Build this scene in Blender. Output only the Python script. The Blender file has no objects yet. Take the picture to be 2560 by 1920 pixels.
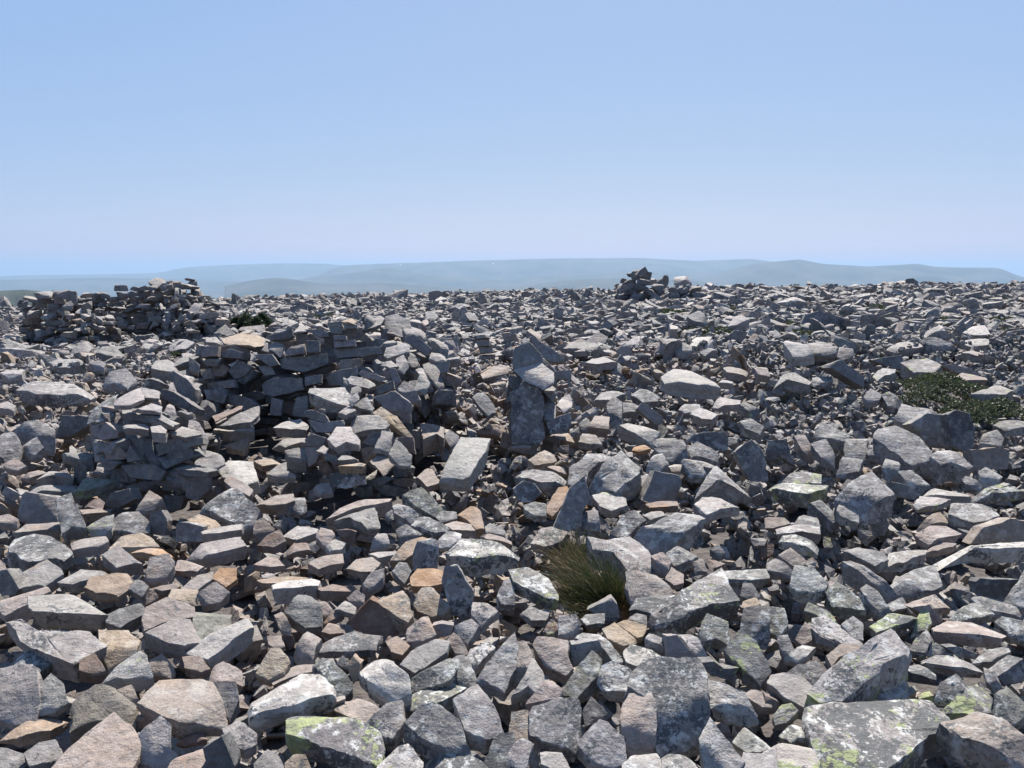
HAZE_COL = (.30, .43, .60); HAZE_D = 3.3e-5; HAZE_G = .2
SKY_ALT = 400; SKY_AIR = 1.0; SKY_DUST = .9; SKY_OZ = 3.4; SKY_S = .05; SUN_E = 5.0; EXPO = 1.32; SKY_MUL = (.50, .32, .07); SKY_ADD = (1.42, 2.85, 6.25)
SPEC = """
@0,1440,3.456
T g 2 190|260,180 450,165 640,160 760,215 915,295 860,320 290,300|large flat-topped grey block on the pale boulder near the left edge, front shaded
M p 3 130|45,330 190,380 290,470 780,480 880,590 620,740 460,690 200,560|pale boulder with black specks beneath the large flat-topped block
M d 4 30|10,765 90,700 300,625 480,635 515,690 310,840 200,760|dark grained slab below the speckled pale boulder at the left
T b 0 110|690,730 740,700 820,670 905,810 800,830 690,810|rusty brown block sunk in a hollow left of the cream and green slab
T t 2 50|860,470 1100,480 1190,560 1170,650 920,770 870,640|cream and greenish slab with a tan upper edge
M d 2 50|905,345 1030,270 1210,225 1270,300 1040,440 920,400|dark wedge-shaped rock right of the large flat-topped block
T k 1 60|1270,270 1440,190 1670,260 1665,350 1400,400 1250,470 1240,380|broad smooth mauve-grey slab above the block with a notched top
T e 2 30|1680,270 1980,300 1985,430 1740,560 1670,430|squarish greenish-grey flat stone above the long whitish bar
T p 1 170|1270,490 1500,375 1640,380 1735,540 1590,600 1450,560|cream block with a notched top left of the whitish bar
T w 1 80|1620,660 1820,500 2130,370 2180,430 2000,560 1800,720|long whitish bar of rock lying diagonally
M k 0 20|1280,710 1400,675 1500,790 1480,860 1320,850|small rounded pinkish stone under the notched cream block
T b 1 90|1580,700 1720,680 1810,800 1740,830 1600,790|brownish cube of stone under the lower end of the whitish bar
M k 1 20|1735,900 1830,800 1930,740 2080,820 2085,940 1990,910|pinkish domed block below the brownish cube
M p 2 100|900,920 1000,790 1190,645 1260,690 1310,840 1180,870 1000,880|pale ridge-backed block right of the rusty brown block
M p 1 50|-40,770 200,760 300,830 325,1060 280,1190 120,1235 -40,1220|big pale rounded boulder cut by the left edge of the view
M p 2 60|320,960 440,850 540,940 565,1060 470,1150 330,1180|pale rock leaning against the big boulder at the left edge
M s 0 60|580,970 800,915 960,960 1160,1090 1140,1290 960,1200 600,1330|large olive-brown sandy boulder with squared corners
T k 1 60|430,1700 600,1480 740,1340 970,1190 1060,1260 1215,1420 1140,1600 1080,1740|large mauve-grey slab at the bottom below the olive-brown boulder
T g 1 40|-30,1480 60,1490 190,1540 240,1720 -30,1740|grey slab filling the bottom left corner
T g 1 60|210,1530 340,1440 470,1420 555,1530 430,1590 260,1640|smooth grey stone between the corner slab and the mauve-grey slab
T t 1 60|-20,1350 120,1290 400,1220 570,1220 420,1330 190,1370|long thin tan-topped slab under the big boulder at the left edge
T k 2 150|1200,1100 1390,905 1690,895 1830,930 1960,1230 1550,1250 1350,1180|big pinkish boulder with a rippled top right of the olive-brown boulder
M d 1 30|1830,930 2030,915 2060,1060 1980,1230 1900,1120|dark grey slab tucked behind the right side of the rippled pinkish boulder
M p 1 60|1190,1370 1390,1210 1470,1300 1460,1480 1520,1550 1390,1640 1200,1560|knobbly pale boulder below the rippled pinkish boulder
T k 0 60|1490,1600 1720,1440 1790,1650 1650,1740 1400,1740|smooth pinkish slab at the bottom right of the knobbly pale boulder
F d 0 0|1760,1500 1910,1400 2020,1640 1990,1740 1830,1740|dark pyramid-shaped rock at the bottom below the dark grey slab
M p 1 60|1905,1270 2050,1225 2215,1360 2215,1440 2110,1500 1960,1400|blocky pale rock at the foot of the long speckled white boulder
T k 0 90|1150,1180 1290,1175 1340,1205 1170,1240|small shaded block wedged between the olive-brown and rippled boulders
M b 0 20|1530,1430 1610,1345 1770,1330 1775,1400 1600,1450|small dark brown stone below the rippled pinkish boulder
M k 0 20|1000,960 1130,930 1190,1060 1180,1130 1080,1050|narrow pink stone squeezed behind the olive-brown boulder
T t 0 35|1455,180 1490,115 1705,120 1685,215 1500,200|thin cream-coloured flat tile of rock above the mauve-grey slab
M k 1 20|1710,150 1860,50 1980,140 1900,220 1760,240|pinkish hump of rock below the bright orange stone
M k 1 30|-30,230 60,180 380,70 415,140 200,260 50,330|sloping greenish slab behind the large flat-topped block
@640,1440,3.456
T w 1 150|145,80 280,40 550,25 540,70 400,90 160,115|flat-topped grey-white brick left of the big tan boulder, front shaded
M g 1 40|250,300 370,150 430,140 560,240 560,420 420,430 330,380|grey dome-shaped rock below the grey-white brick
M k 1 20|150,310 205,275 250,340 295,420 280,475 220,475|small upright pinkish stone left of the grey dome-shaped rock
T b 0 90|530,110 600,60 760,90 810,130 700,130 560,130|dark rust-brown block left of the big tan boulder
M k 0 20|785,190 870,125 940,170 930,250 850,260|small mauve cube-like stone above the left corner of the tan boulder
T p 1 60|680,270 770,205 860,270 850,330 760,300|small pale wedge stone left of the big tan boulder
M b 0 20|575,370 690,285 750,290 740,340 620,390|small brown flat stone left of the big tan boulder
T t 2 160|990,190 1240,55 1300,170 1350,330 1310,380 1230,350 1100,260|big tan boulder with a dark brown triangular front
F b 0 0|820,390 985,200 1110,280 1240,420 1230,510 1000,510 860,470|dark brown broken face under the big tan boulder
M t 2 50|1360,250 1430,90 1530,110 1665,250 1600,330 1510,350 1400,300|tan-topped block right of the big tan boulder
T o 0 80|1340,10 1400,-60 1610,-60 1600,60 1500,90 1350,80|flat orange-tinged block above the tan-topped block
F g 4 0|1610,60 1640,-70 1740,-80 1860,130 1870,350 1700,330|tall dark grey pointed rock right of the tan-topped block
M p 2 40|1870,330 1870,190 2090,270 2020,350 1950,430|pale block with a shaded side right of the tall pointed rock
M k 1 60|1305,420 1490,325 1520,430 1555,500 1440,560 1310,560|squarish pinkish-grey block below the right corner of the big tan boulder
T t 0 40|1125,560 1220,520 1330,600 1260,680 1170,650|small rounded cream stone below the big tan boulder
M g 4 60|500,600 680,530 830,490 1050,520 1030,630 810,650 560,640|wide dark flat slab with spots in the shadow of the big tan boulder
M k 1 30|325,640 450,460 555,500 500,640 480,740 370,730|pinkish curved slab left of the shadowed flat slab
T k 0 30|100,520 210,515 245,600 170,630 110,590|small pink rounded stone above the brown upright block at the left
M t 1 50|10,830 130,630 200,630 285,720 230,820 110,890|brown striated upright block left of the speckled boulders
T g 1 50|1250,760 1340,650 1570,530 1670,560 1640,660 1380,830|long ridged mauve-grey slab lying diagonally
M k 1 30|1645,520 1690,465 1800,580 1830,680 1720,670|pinkish point of rock right of the ridged diagonal slab
M p 2 30|1715,430 1860,370 1930,430 1820,580 1760,520|pale crumbly rock above the pinkish point of rock
F g 1 20|1520,430 1600,415 1700,430 1680,510 1550,535|small grey shaded block between the pinkish-grey block and pale crumbly rock
M w 5 80|885,760 990,635 1100,680 1310,850 1325,1010 1200,1060 980,900|white speckled pyramid-shaped boulder in the bottom middle
M e 5 40|490,690 540,640 660,720 840,940 760,1000 650,980|greenish speckled slab left of the white pyramid-shaped boulder
T k 1 60|130,830 260,780 640,760 640,800 400,850 150,900|mauve slab lying behind the long speckled white boulder
M w 5 150|-20,1060 400,830 540,830 650,930 640,1000 350,1100 100,1150 -20,1200|long rounded white boulder with black speckles
M d 8 110|300,1190 350,1090 540,1130 1060,1290 1100,1400 1040,1540 700,1500 290,1360|wide dark boulder with bright green lichen patches on its face
M p 4 60|930,1270 1130,1110 1270,1070 1285,1230 1180,1400 1090,1370|pale block propped against the right end of the green-lichened boulder
T k 1 20|620,1140 880,1060 980,1090 1060,1130 930,1260 840,1230|flat pinkish slab behind the green-lichened boulder
M w 7 40|1325,900 1680,700 1735,780 1660,900 1330,1010|white slab densely dotted black, sloping down to the left
M g 5 30|1690,700 1740,675 1830,700 1930,940 1830,950 1740,900|grey spotted ridge joined to the densely dotted white slab
T e 7 60|1260,1080 1480,960 1790,925 1810,970 1600,1080 1380,1130|flat mossy green slab propped across two boulders
M g 5 80|1300,1260 1440,1110 1520,1090 1740,1230 1850,1540 1700,1480 1440,1400|grey boulder with black crust on its peak under the mossy slab
M g 4 120|1720,1070 1830,960 1920,900 2080,1180 2140,1350 1980,1400 1800,1320|long grey ridge boulder running down to the right
M d 7 60|1450,1480 1490,1370 1600,1410 1850,1530 2050,1680 1480,1700|dark black-crusted boulder cut by the bottom edge of the view
M p 5 40|1050,1590 1230,1460 1310,1455 1430,1580 1420,1700 1080,1700|pale speckled rock at the bottom edge right of the green-lichened boulder
M d 3 40|1980,1580 2080,1380 2215,1350 2260,1500 2200,1700 2000,1650|dark squared rock in the bottom middle beside the ridge boulder
M w 5 30|1830,720 1850,630 2010,560 2060,600 1900,790|whitish spotted slab leaning left of the long mauve slab
M g 3 60|1920,860 2100,640 2230,500 2260,620 2230,800 2150,980 2000,900|long mottled grey slab with a mauve lower side
T g 0 30|-10,1620 100,1500 190,1550 270,1700 0,1720|smooth pale grey stone at the bottom edge left of the brown one
M t 1 40|245,1600 320,1540 420,1550 490,1700 280,1720|brown-tinged round stone at the bottom edge
T p 0 30|640,1060 760,1030 770,1060 690,1090|small cream chip behind the green-lichened boulder
M d 1 30|690,740 750,690 800,740 780,800 730,780|small dark cube left of the white pyramid-shaped boulder
F t 0 30|785,770 830,700 900,760 880,880 840,930|small upright tan stone touching the white pyramid-shaped boulder
M k 0 20|530,210 590,205 670,290 600,350 560,320|small mauve stone right of the grey dome-shaped rock
T k 0 60|570,480 640,390 700,400 750,490 640,500|flat brownish triangle of rock below the small brown stone
@1280,1440,3.456
T e 7 110|-20,-60 150,-60 300,20 400,150 390,200 280,180 20,40|rounded slab with a lime-green lichened top left of the grass tussock
M g 2 30|75,270 140,250 240,290 330,290 290,380 170,380|curled grey stone under the lime-green topped slab
M b 3 10|280,460 320,400 390,400 415,460 370,510 310,500|small round dark crusted stone below the lime-green topped slab
M p 6 60|405,350 550,330 585,420 575,510 410,500|pale mottled block directly below the grass tussock
F g 1 0|660,290 760,240 860,190 910,250 920,360 800,350|shaded striped stone among the stems of the grass tussock
M d 6 30|605,370 640,320 800,325 790,400 650,420|dark green crusted stone at the foot of the grass tussock
M k 2 60|195,590 230,525 490,520 480,700 520,790 460,850 280,760|big flat-faced pinkish boulder with grey dots
M k 1 40|-20,900 0,590 120,560 180,640 130,840 60,930|rounded mauve boulder left of the flat-faced pinkish one
M p 1 100|10,1020 120,860 180,690 270,830 270,960 200,1010 140,960|narrow leaning slab with a pale chipped front
M k 2 50|130,1100 230,950 340,880 435,960 400,1040 240,1080|pale pink wedge beside the narrow leaning slab
M e 4 60|430,1000 560,800 680,660 770,690 750,850 560,1040|tall brown and green slab leaning to the right
F d 2 0|525,600 740,560 780,650 700,660 600,760 520,790|dark-faced rock behind the brown and green leaning slab
M g 5 30|560,540 620,470 760,480 960,720 880,740 780,620|speckled grey ridge running down behind the tan wedge block
T t 1 90|790,460 890,405 1070,545 1050,580 960,590 830,540|tan wedge block below the right side of the grass tussock
T t 0 40|910,410 1000,380 1165,430 1130,520 1080,530|thin flat tan slab beneath the grass stems
M g 3 20|1000,370 1080,320 1160,340 1165,410 1080,390|small grey capping stone right of the grass tussock
M w 7 120|740,900 790,780 870,740 1010,790 1080,920 1000,1000 820,980|rounded white boulder blotched with grey lichen
T p 5 40|970,660 1030,590 1200,640 1350,740 1220,740 1100,780 1000,740|pale green-edged slab above the round blotched boulder
M p 3 110|1150,530 1190,485 1310,540 1320,600 1200,560|upright squared block above the pale green-edged slab
F g 1 0|1345,530 1430,520 1590,720 1560,760 1430,765 1350,720|smooth upright shaded slab beside the squared block
M p 2 40|1435,480 1600,530 1735,730 1680,745 1550,640|narrow pointed slab lying against the smooth upright slab
M e 6 80|1615,490 1690,320 1860,400 1880,560 1860,600 1760,530 1640,580|greenish angular block under the huge pale lichened slab
M d 2 40|1850,590 1980,470 2100,560 2230,800 2150,920 2000,800|dark flat-sided block right of the greenish angular block
M g 5 80|1980,430 2010,280 2120,260 2230,280 2230,560 2140,560 1990,480|grey lichened boulder resting behind the dark flat-sided block
T p 7 190|1210,350 1480,120 1800,-60 1900,130 1960,210 1700,240 1500,330 1370,350|huge pale lichen-speckled slab with a yellow-green patch at its tip
T t 0 30|1985,270 2000,220 2110,180 2140,240 2070,280|small tan stone right of the huge pale lichened slab
M d 3 40|1980,170 2000,60 2070,60 2140,150 2130,200 2040,200|small dark pyramid-shaped rock behind the small tan stone
M g 6 110|1040,820 1190,730 1610,740 1670,860 1700,1160 1640,1290 1400,1400 1230,1430 1230,1100 1000,920|largest squat boulder of the bottom right, dark crusted with shaded edges
M k 2 40|935,1190 1010,980 1190,965 1240,1140 1220,1390 1050,1550 970,1390|upright brownish-grey shield-shaped stone standing before the largest squat boulder
M d 5 80|160,1130 180,1090 600,1035 620,1320 560,1500 260,1420 170,1350|square dark boulder with a level top edge at the bottom
M g 3 60|560,1410 760,1240 830,1270 950,1390 975,1600 880,1660 660,1560|big angular boulder right of the square dark boulder
M d 2 30|610,1130 680,1035 820,1180 840,1280 640,1270|small dark slab wedged between the square and angular boulders
M k 3 60|-20,1400 0,1180 140,1165 180,1400 100,1440|pinkish block left of the square dark boulder
M g 3 40|-30,1450 90,1400 180,1430 130,1650 -30,1700|dark lichened rock in front of the pinkish block
T p 2 70|245,1520 300,1500 430,1530 500,1640 440,1700 260,1620|pale chipped rock in front of the square dark boulder
T p 5 60|960,1620 1060,1545 1240,1530 1290,1620 1270,1720 980,1720|speckled flat rock at the bottom edge right of the angular boulder
M g 6 60|1300,1560 1370,1520 1520,1570 1640,1700 1310,1720|black-streaked rock at the bottom edge
M p 3 60|1620,1390 1710,1220 1800,1350 2000,1600 1960,1700 1690,1700|long pale triangular slab pointing up at the bottom
M e 5 60|1905,1440 2020,1290 2200,1430 2260,1500 2050,1520|greenish wedge right of the long pale triangular slab
T w 1 60|1985,1600 2010,1520 2150,1540 2270,1480 2300,1700 2040,1700|smooth whitish rounded rock at the bottom edge
M p 6 70|1735,1140 1690,880 1860,940 2000,1010 2140,1200 2000,1220|mottled pale flat rock right of the largest squat boulder
T k 0 50|1985,1010 2070,970 2220,1020 2240,1130 2160,1130|thin tan-pink slab lying on the mottled pale flat rock
F d 1 0|1650,750 1750,740 1830,800 1970,800 1900,900 1720,860|dark bowl-edged rock below the greenish angular block
T k 1 20|1300,770 1380,735 1425,770 1360,780|small round pale stone on the back of the largest squat boulder
M d 6 30|1020,290 1080,190 1330,110 1400,160 1330,260 1230,330 1080,290|black and grey crusted rock right of the grass tussock
M g 4 40|1180,380 1230,300 1340,350 1380,400 1230,440|grey corner of rock below the black and grey crusted rock
@1920,1440,3.456
T p 9 130|370,1150 560,1100 880,1090 1400,1090 1600,1320 1380,1370 1090,1590 1000,1680 470,1680|very large flat slab with big yellow-green lichen patches at the bottom right
M p 5 150|370,970 530,800 830,600 1090,405 1230,540 1200,640 1050,740 880,880 640,1080 470,1060|very long rounded boulder lying diagonally above the yellow-green patched slab
T p 1 60|0,900 30,810 300,880 480,1050 380,1130 330,1140 150,1040|smooth pale pink slab with a dark streak left of the very long boulder
M d 4 30|130,810 410,735 500,830 350,970 220,900|dark shaded wedge between the pale pink slab and the long boulder
F b 0 0|-20,1030 110,1100 110,1180 -20,1170|reddish brown shaded stone under the pale pink slab
M e 3 40|50,1200 120,1110 200,1100 260,1160 160,1260 70,1280|oval greenish ring-marked stone left of the yellow-green patched slab
M e 6 50|100,1380 220,1270 350,1340 400,1400 260,1400 200,1440|greenish-tan rock below the oval ring-marked stone
T w 1 60|-20,1520 130,1440 370,1480 430,1590 450,1700 -20,1700|smooth white rock at the bottom left of the yellow-green patched slab
M p 4 60|730,1080 900,950 1040,880 1200,900 1240,960 1060,1080|pale boulder with dark oval rings behind the yellow-green patched slab
T e 4 40|1040,1100 1150,1010 1280,930 1290,980 1180,1070|thin greenish slab propped on the ring-marked pale boulder
T t 0 60|1295,1030 1390,980 1430,1030 1310,1060|small tan stone in shade behind the yellow-green patched slab
M d 6 60|1450,1020 1500,920 1650,825 1780,900 1600,1060|dark rounded rock with green crust at the right
M d 5 40|1490,1190 1700,970 1830,895 1960,1070 1930,1180 1700,1170|dark rough pyramid rock beside the yellow-green patched slab
M k 4 250|1540,1200 1820,1160 2050,1260 2300,1400 2300,1620 2000,1500 1700,1380|big dark-sided boulder at the right bottom corner
M e 7 60|1960,1030 2080,945 2230,1050 2230,1200 2100,1290 1990,1220|green-topped boulder at the right edge
T k 3 120|1425,450 1560,390 1750,400 1860,430 2040,490 2000,520 1700,500 1450,480|long tan-pink topped slab with a straight shaded front at the right
M e 6 60|1575,350 1740,240 1850,230 1970,320 1820,360 1650,370|rounded green lichened slab behind the tan-pink topped slab
M e 6 60|1970,400 2020,350 2240,400 2240,540 2100,520|green mottled boulder right of the tan-pink topped slab
M g 5 40|1220,640 1280,540 1390,440 1430,530 1360,660|upright green-spotted stone left of the tan-pink topped slab
T e 7 60|890,430 1090,300 1260,285 1290,340 1200,400 950,480|slab with a moss-green top above the very long boulder
M e 5 40|1240,480 1320,290 1380,270 1410,400 1370,460|narrow green pillar of stone right of the moss-green topped slab
F k 2 0|1260,280 1390,250 1520,390 1420,420 1300,300|pinkish angular block behind the narrow green pillar
M p 3 30|390,370 500,350 810,560 800,590 640,580 400,480|long pale diagonal slab at the centre right
F g 1 0|400,470 450,520 600,590 570,620 420,580|shaded underside block beneath the long pale diagonal slab
T k 1 90|515,680 640,580 820,600 740,660 600,700 560,760|pink-tinged lump at the end of the long pale diagonal slab
M p 4 30|640,420 740,350 820,400 820,550 740,540|squared pale stone leaning behind the long pale diagonal slab
M p 3 40|160,690 300,575 410,590 330,700 260,740|speckled flat stone with green edge at the left of the centre-right rubble
M d 3 30|80,520 170,510 230,640 220,670 130,700|dark upright block near the speckled flat stone
M e 6 60|-20,450 0,270 140,280 170,420 100,500|green mottled boulder above the dark upright block
M k 3 40|240,540 330,380 390,420 380,550 300,600|rounded pinkish grey stone between two mottled boulders
M e 6 40|320,290 360,230 540,310 600,370 560,400 430,340|yellow-green tipped slab left of the centre right
M w 5 110|195,70 240,-90 400,-60 510,60 490,110 400,140 280,120|pale eight-sided slab with grey dots, front edge dark
M e 7 40|515,120 590,45 700,120 900,270 780,290 560,230|greenish weathered boulder right of the pale eight-sided slab
M g 5 30|800,100 850,60 950,140 1075,310 1000,340 850,200|long speckled slab pointing down to the right
T d 4 40|1030,240 1160,185 1215,270 1080,300|small dark squared stone beside the long speckled slab
M g 4 60|1060,40 1290,-60 1430,-90 1500,90 1440,110 1220,140 1120,120|large rough grey pyramid-shaped boulder at the upper right
M k 3 30|1200,240 1440,160 1580,270 1440,280 1260,290|low pale pinkish slab below the rough grey pyramid-shaped boulder
M g 4 60|1755,200 1850,155 2140,250 2180,340 1950,300|long grey slab sloping to the right above the green lichened slab
F d 3 30|1840,60 1870,30 2160,35 2080,170 2020,200 1850,160|dark square-cut block at the right with a straight top edge
M g 4 60|2040,200 2150,60 2220,-60 2260,-20 2260,240 2190,260|big grey boulder rising at the right edge
T g 4 60|1320,680 1560,690 1780,760 1860,800 1750,800 1330,740|long flat slab with green edge below the tan-pink topped slab
F d 3 40|1550,620 1640,610 1820,680 1800,720 1650,700|low dark slab under the tan-pink topped slab
M g 4 50|1770,740 1900,640 2080,600 2090,650 1930,740|grey wedge between two flat slabs at the right
M p 5 40|1870,780 1960,800 2030,940 1980,980 1890,900|pale speckled stone right of the dark rounded rock
F d 3 40|2000,870 2200,720 2230,900 2060,940|dark angular rock at the right edge above the green-topped boulder
M g 2 10|1410,600 1450,575 1540,640 1480,690 1390,660|small grey stone at the left end of the tan-pink topped slab
T g 5 60|1150,790 1300,770 1450,830 1450,880 1250,840|low flat stone in the dark gap right of the very long boulder
@0,1040,3.456
M g 3 40|-20,330 0,90 80,110 170,220 150,320 60,370|big grey boulder at the left edge with a curved side
M g 3 50|165,250 240,180 310,170 370,270 300,330 170,310|pale round-cornered stone next to the curved left-edge boulder
M g 2 40|105,110 250,50 330,30 460,110 460,250 370,220 310,170 200,130|flat cracked grey slab behind the round-cornered stone
F d 1 60|485,190 540,0 770,0 740,90 620,170|dark shaded block left of the left stone pile
T p 2 110|305,530 420,475 600,490 620,530 480,510|white-topped low block with a shaded front
T g 1 60|215,620 400,600 650,605 640,640 440,640 230,640|flat thin slab lying on top of the big square block
F g 1 0|155,900 190,700 220,665 480,700 480,920 280,935|big square shaded block under the flat thin slab
M g 3 110|475,690 600,650 640,750 700,860 740,960 620,960 540,1000|tall curved slab leaning on the big square block
M e 2 70|650,650 740,540 1000,550 860,610 740,640|pale greenish edge of a long slab under the left stone pile
T k 1 80|130,1000 230,940 500,920 500,970 350,980 150,1010|pinkish flat-topped block below the big square block
M g 6 70|80,1160 130,1050 280,1010 430,1050 600,1130 520,1200 250,1260 150,1200|knobbly dark-pitted boulder below the pinkish flat-topped block
T k 1 90|615,1090 730,1060 910,1040 930,1080 850,1120 640,1150|oblong pinkish-grey block right of the knobbly boulder
T p 1 60|110,1400 400,1240 530,1330 370,1440 180,1480|broad smooth pale slab below the knobbly boulder
M t 1 50|940,1130 1050,1030 1220,1010 1300,1050 1370,1120 1200,1130|warm brown hollowed rock right of the oblong block
T g 1 90|885,1190 1020,1120 1220,1280 1160,1270 1010,1310|diamond-shaped grey slab below the warm brown hollowed rock
T o 0 60|1125,1150 1180,1135 1400,1150 1480,1205 1330,1200 1200,1170|rust-orange slab right of the diamond-shaped slab
M k 1 30|1250,1400 1300,1220 1460,1195 1500,1260 1440,1390|pale rounded slab below the rust-orange slab
T g 2 70|510,1430 700,1330 880,1340 915,1390 750,1420 640,1440|smooth low slab right of the broad pale slab
T t 0 90|735,1480 790,1390 1090,1350 1150,1410 1000,1510 830,1530|large sandy-orange block with cracked top
M g 1 30|1100,1480 1160,1400 1280,1450 1220,1550|rounded grey stone right of the sandy-orange block
T o 0 30|1830,1400 1900,1310 2040,1320 2040,1400 1950,1465|bright orange stone, the most vivid of the whole rubble
T k 1 40|1565,1490 1700,1380 1835,1350 1830,1410 1700,1500|buff block left of the bright orange stone
M k 1 40|1510,1330 1540,1250 1630,1240 1760,1290 1700,1340|small rough pinkish block above the buff block
T b 0 60|1340,1490 1400,1450 1520,1440 1520,1490 1400,1510|small flat brown tile left of the buff block
T p 1 90|1600,1160 1740,1100 2060,1050 2110,1120 1900,1170 1750,1200|long pale slab resting diagonally below the left stone pile
T p 1 90|1750,1000 1830,970 2080,930 2070,970 1900,1010 1760,1020|pale oblong slab above the long pale slab
F g 3 0|1530,930 1620,925 1750,960 1740,1080 1530,1085|dark rounded block left of the pale oblong slab
T t 1 50|1620,900 1720,850 1830,890 1930,940 1790,970 1700,950|cream slab with shaded end above the pale oblong slab
M g 7 60|1745,780 1850,620 1950,575 2100,680 2230,800 2180,900 2080,940 1900,850|large black-pitted grey boulder right of the left stone pile
T k 1 140|1175,800 1290,650 1400,710 1330,760|neat cube-shaped stone tipped on edge below the left stone pile
M g 4 70|940,920 1060,830 1190,805 1280,900 1280,970 1150,1000 960,980|rounded block with black dots below the cube-shaped stone
F g 1 0|1285,1020 1300,850 1390,820 1440,910 1420,1030|shaded upright stone right of the block with black dots
M p 2 60|755,960 880,880 975,850 960,970 900,1020 780,1020|greenish cream wedge left of the block with black dots
T b 0 30|720,770 760,720 850,710 900,740 880,810|small rusty stone right of the tall curved slab
F d 0 0|880,800 960,670 1110,630 1150,720 1020,790|dark slanted block in shade under the left stone pile
T k 0 90|690,810 860,800 930,830 720,840|pinkish slab just right of the tall curved slab
T k 1 70|-30,850 80,850 150,890 130,930 -30,920|flat stone at the left edge beside the big square block
T p 0 30|600,270 620,255 660,290 640,330 605,320|tiny upright stone in the rubble left of the left stone pile
M k 0 20|30,410 130,360 220,430 150,470 60,450|pink rubble stone near the left edge
T k 0 50|170,510 330,470 400,490 250,530|long low pinkish rubble slab above the white-topped block
F g 2 10|-20,1340 60,1330 160,1490 120,1540 -20,1520|grey rounded rock at the left edge below the broad pale slab
T w 1 50|1890,450 1980,390 2180,400 2220,560 2100,600 1960,520|white sunlit slab between the two stone piles
T k 1 90|1940,560 1990,510 2180,620 2150,680 2000,620|pink-brown block below the white sunlit slab
T p 1 60|1850,120 1900,90 2150,65 2190,90 2180,130 1980,130|pale flat slab inside the entrance of the stone shelter
T t 1 40|1945,250 2100,200 2145,180 2130,260 2090,280|square-ended cream slab inside the entrance of the stone shelter
@640,1040,3.456
T p 1 90|155,100 250,50 380,30 440,70 430,100 300,110|large pale block lying inside the shelter by the right stone pile
T p 1 60|120,220 280,195 420,190 415,220 250,260|long low slab below the large pale block in the shelter
M p 1 130|250,300 330,280 440,270 430,380 280,350|pale upright block left of the right stone pile
T t 0 40|-20,390 100,370 210,380 200,410 60,430|flat pale slab on the shelter floor
M p 2 60|100,500 180,430 260,400 260,470 340,510 180,520|cream stone on the shelter floor
T k 1 100|-10,740 140,690 310,675 320,730 250,760 130,770|long pinkish slab below the shelter entrance
M g 4 40|250,800 320,700 420,690 430,800 380,830|dark-dotted square rock below the shelter entrance
M g 2 110|680,890 880,830 1020,790 1060,900 960,940 860,900 810,870|angular two-toned block below the right stone pile
T k 1 80|620,890 720,800 940,710 1160,710 1130,740 840,800|long stone running behind the angular two-toned block
M g 4 40|1115,850 1170,815 1230,860 1200,900 1130,890|small grey round stone right of the angular two-toned block
M g 4 70|1185,780 1220,720 1400,840 1370,920 1320,910 1200,830|long dark boulder pointing down to the right, upper part
M d 5 80|1330,910 1400,840 1660,950 1620,990 1540,1010|black-flecked grey block continuing the long dark boulder
M e 5 60|1275,680 1430,615 1500,680 1620,800 1540,860 1400,790|greenish pale boulder left of the big tilted slab
T w 1 170|1600,480 1770,190 2020,200 1980,290 1850,510 1780,520|big tilted white-topped slab with dark front and right sides
T k 2 170|1450,200 1420,45 1620,100 1620,190 1560,150|block with a sunny top and brown shaded front behind the tilted slab
M g 2 60|1625,180 1670,120 1750,170 1740,250 1680,260|grey round-cornered stone left of the tip of the tilted slab
T k 0 60|1390,520 1450,450 1520,460 1590,570 1480,600|grey triangular rock left of the big tilted slab
T o 0 30|1740,840 1850,770 1940,810 1970,960 1900,980 1820,890|pale orange-cream block below the big tilted slab
M g 3 40|1560,870 1610,820 1730,830 1730,880 1600,910|small dark pebble-like rock left of the pale orange-cream block
T k 1 40|1620,920 1700,900 1850,940 1890,990 1700,980|mauve flat rock below the pebble-like rock
M p 1 40|1980,940 2020,920 2150,990 2150,1030 1990,1000|small grey squared block right of the pale orange-cream block
T k 0 40|1975,1050 2000,1010 2200,1070 2200,1090 1990,1060|flat pinkish tile above the big black-flecked table boulder
M w 7 170|1650,1150 1790,1070 1900,1065 2240,1130 2240,1170 1900,1230 1680,1180|big table-like boulder with white lichen top and dark overhang
M w 5 50|1570,1080 1650,1000 1770,1000 1760,1070 1680,1130 1580,1130|white-crusted lump against the big table-like boulder
F g 4 10|1360,1200 1400,1090 1510,1060 1570,1100 1560,1310 1360,1330|dark lichened standing rock left of the big table-like boulder
T t 2 60|1165,1210 1300,1090 1440,1020 1520,1030 1420,1160 1280,1230|long tan-grey rock left of the dark lichened standing rock
M g 4 60|1210,980 1300,930 1430,1010 1370,1060 1260,1090|grey dark-sided pyramid stone behind the long tan-grey rock
M p 0 60|985,1120 1050,1010 1130,1000 1150,1100 1090,1110|small pale pinkish cube left of the grey pyramid stone
F b 0 30|700,990 790,980 865,1000 850,1090 750,1090|small brown squared block below the angular two-toned block
M w 2 60|605,1110 680,1065 770,1100 740,1150 640,1160|small bright white pebble, whitest of the middle rubble
M k 1 50|520,1040 560,960 650,970 680,1030 610,1130|tan-grey rounded block left of the bright white pebble
T p 1 70|230,1040 360,950 530,980 510,1010 350,1070|pale slab with a rough end left of the tan-grey rounded block
M b 1 60|10,1110 100,1020 200,985 250,1080 150,1130|dark brown hump of rock left of the pale rough slab
T k 1 50|450,1270 580,1210 740,1180 750,1270 620,1290 540,1320|pale squarish slab with a smooth top in the middle rubble
T k 1 40|785,1310 870,1240 1000,1225 1070,1270 1010,1340 900,1340|pinkish rounded block right of the smooth-topped squarish slab
T p 1 60|980,1190 1050,1170 1220,1170 1180,1200 1060,1220|thin flat tan stone in the middle rubble
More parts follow.
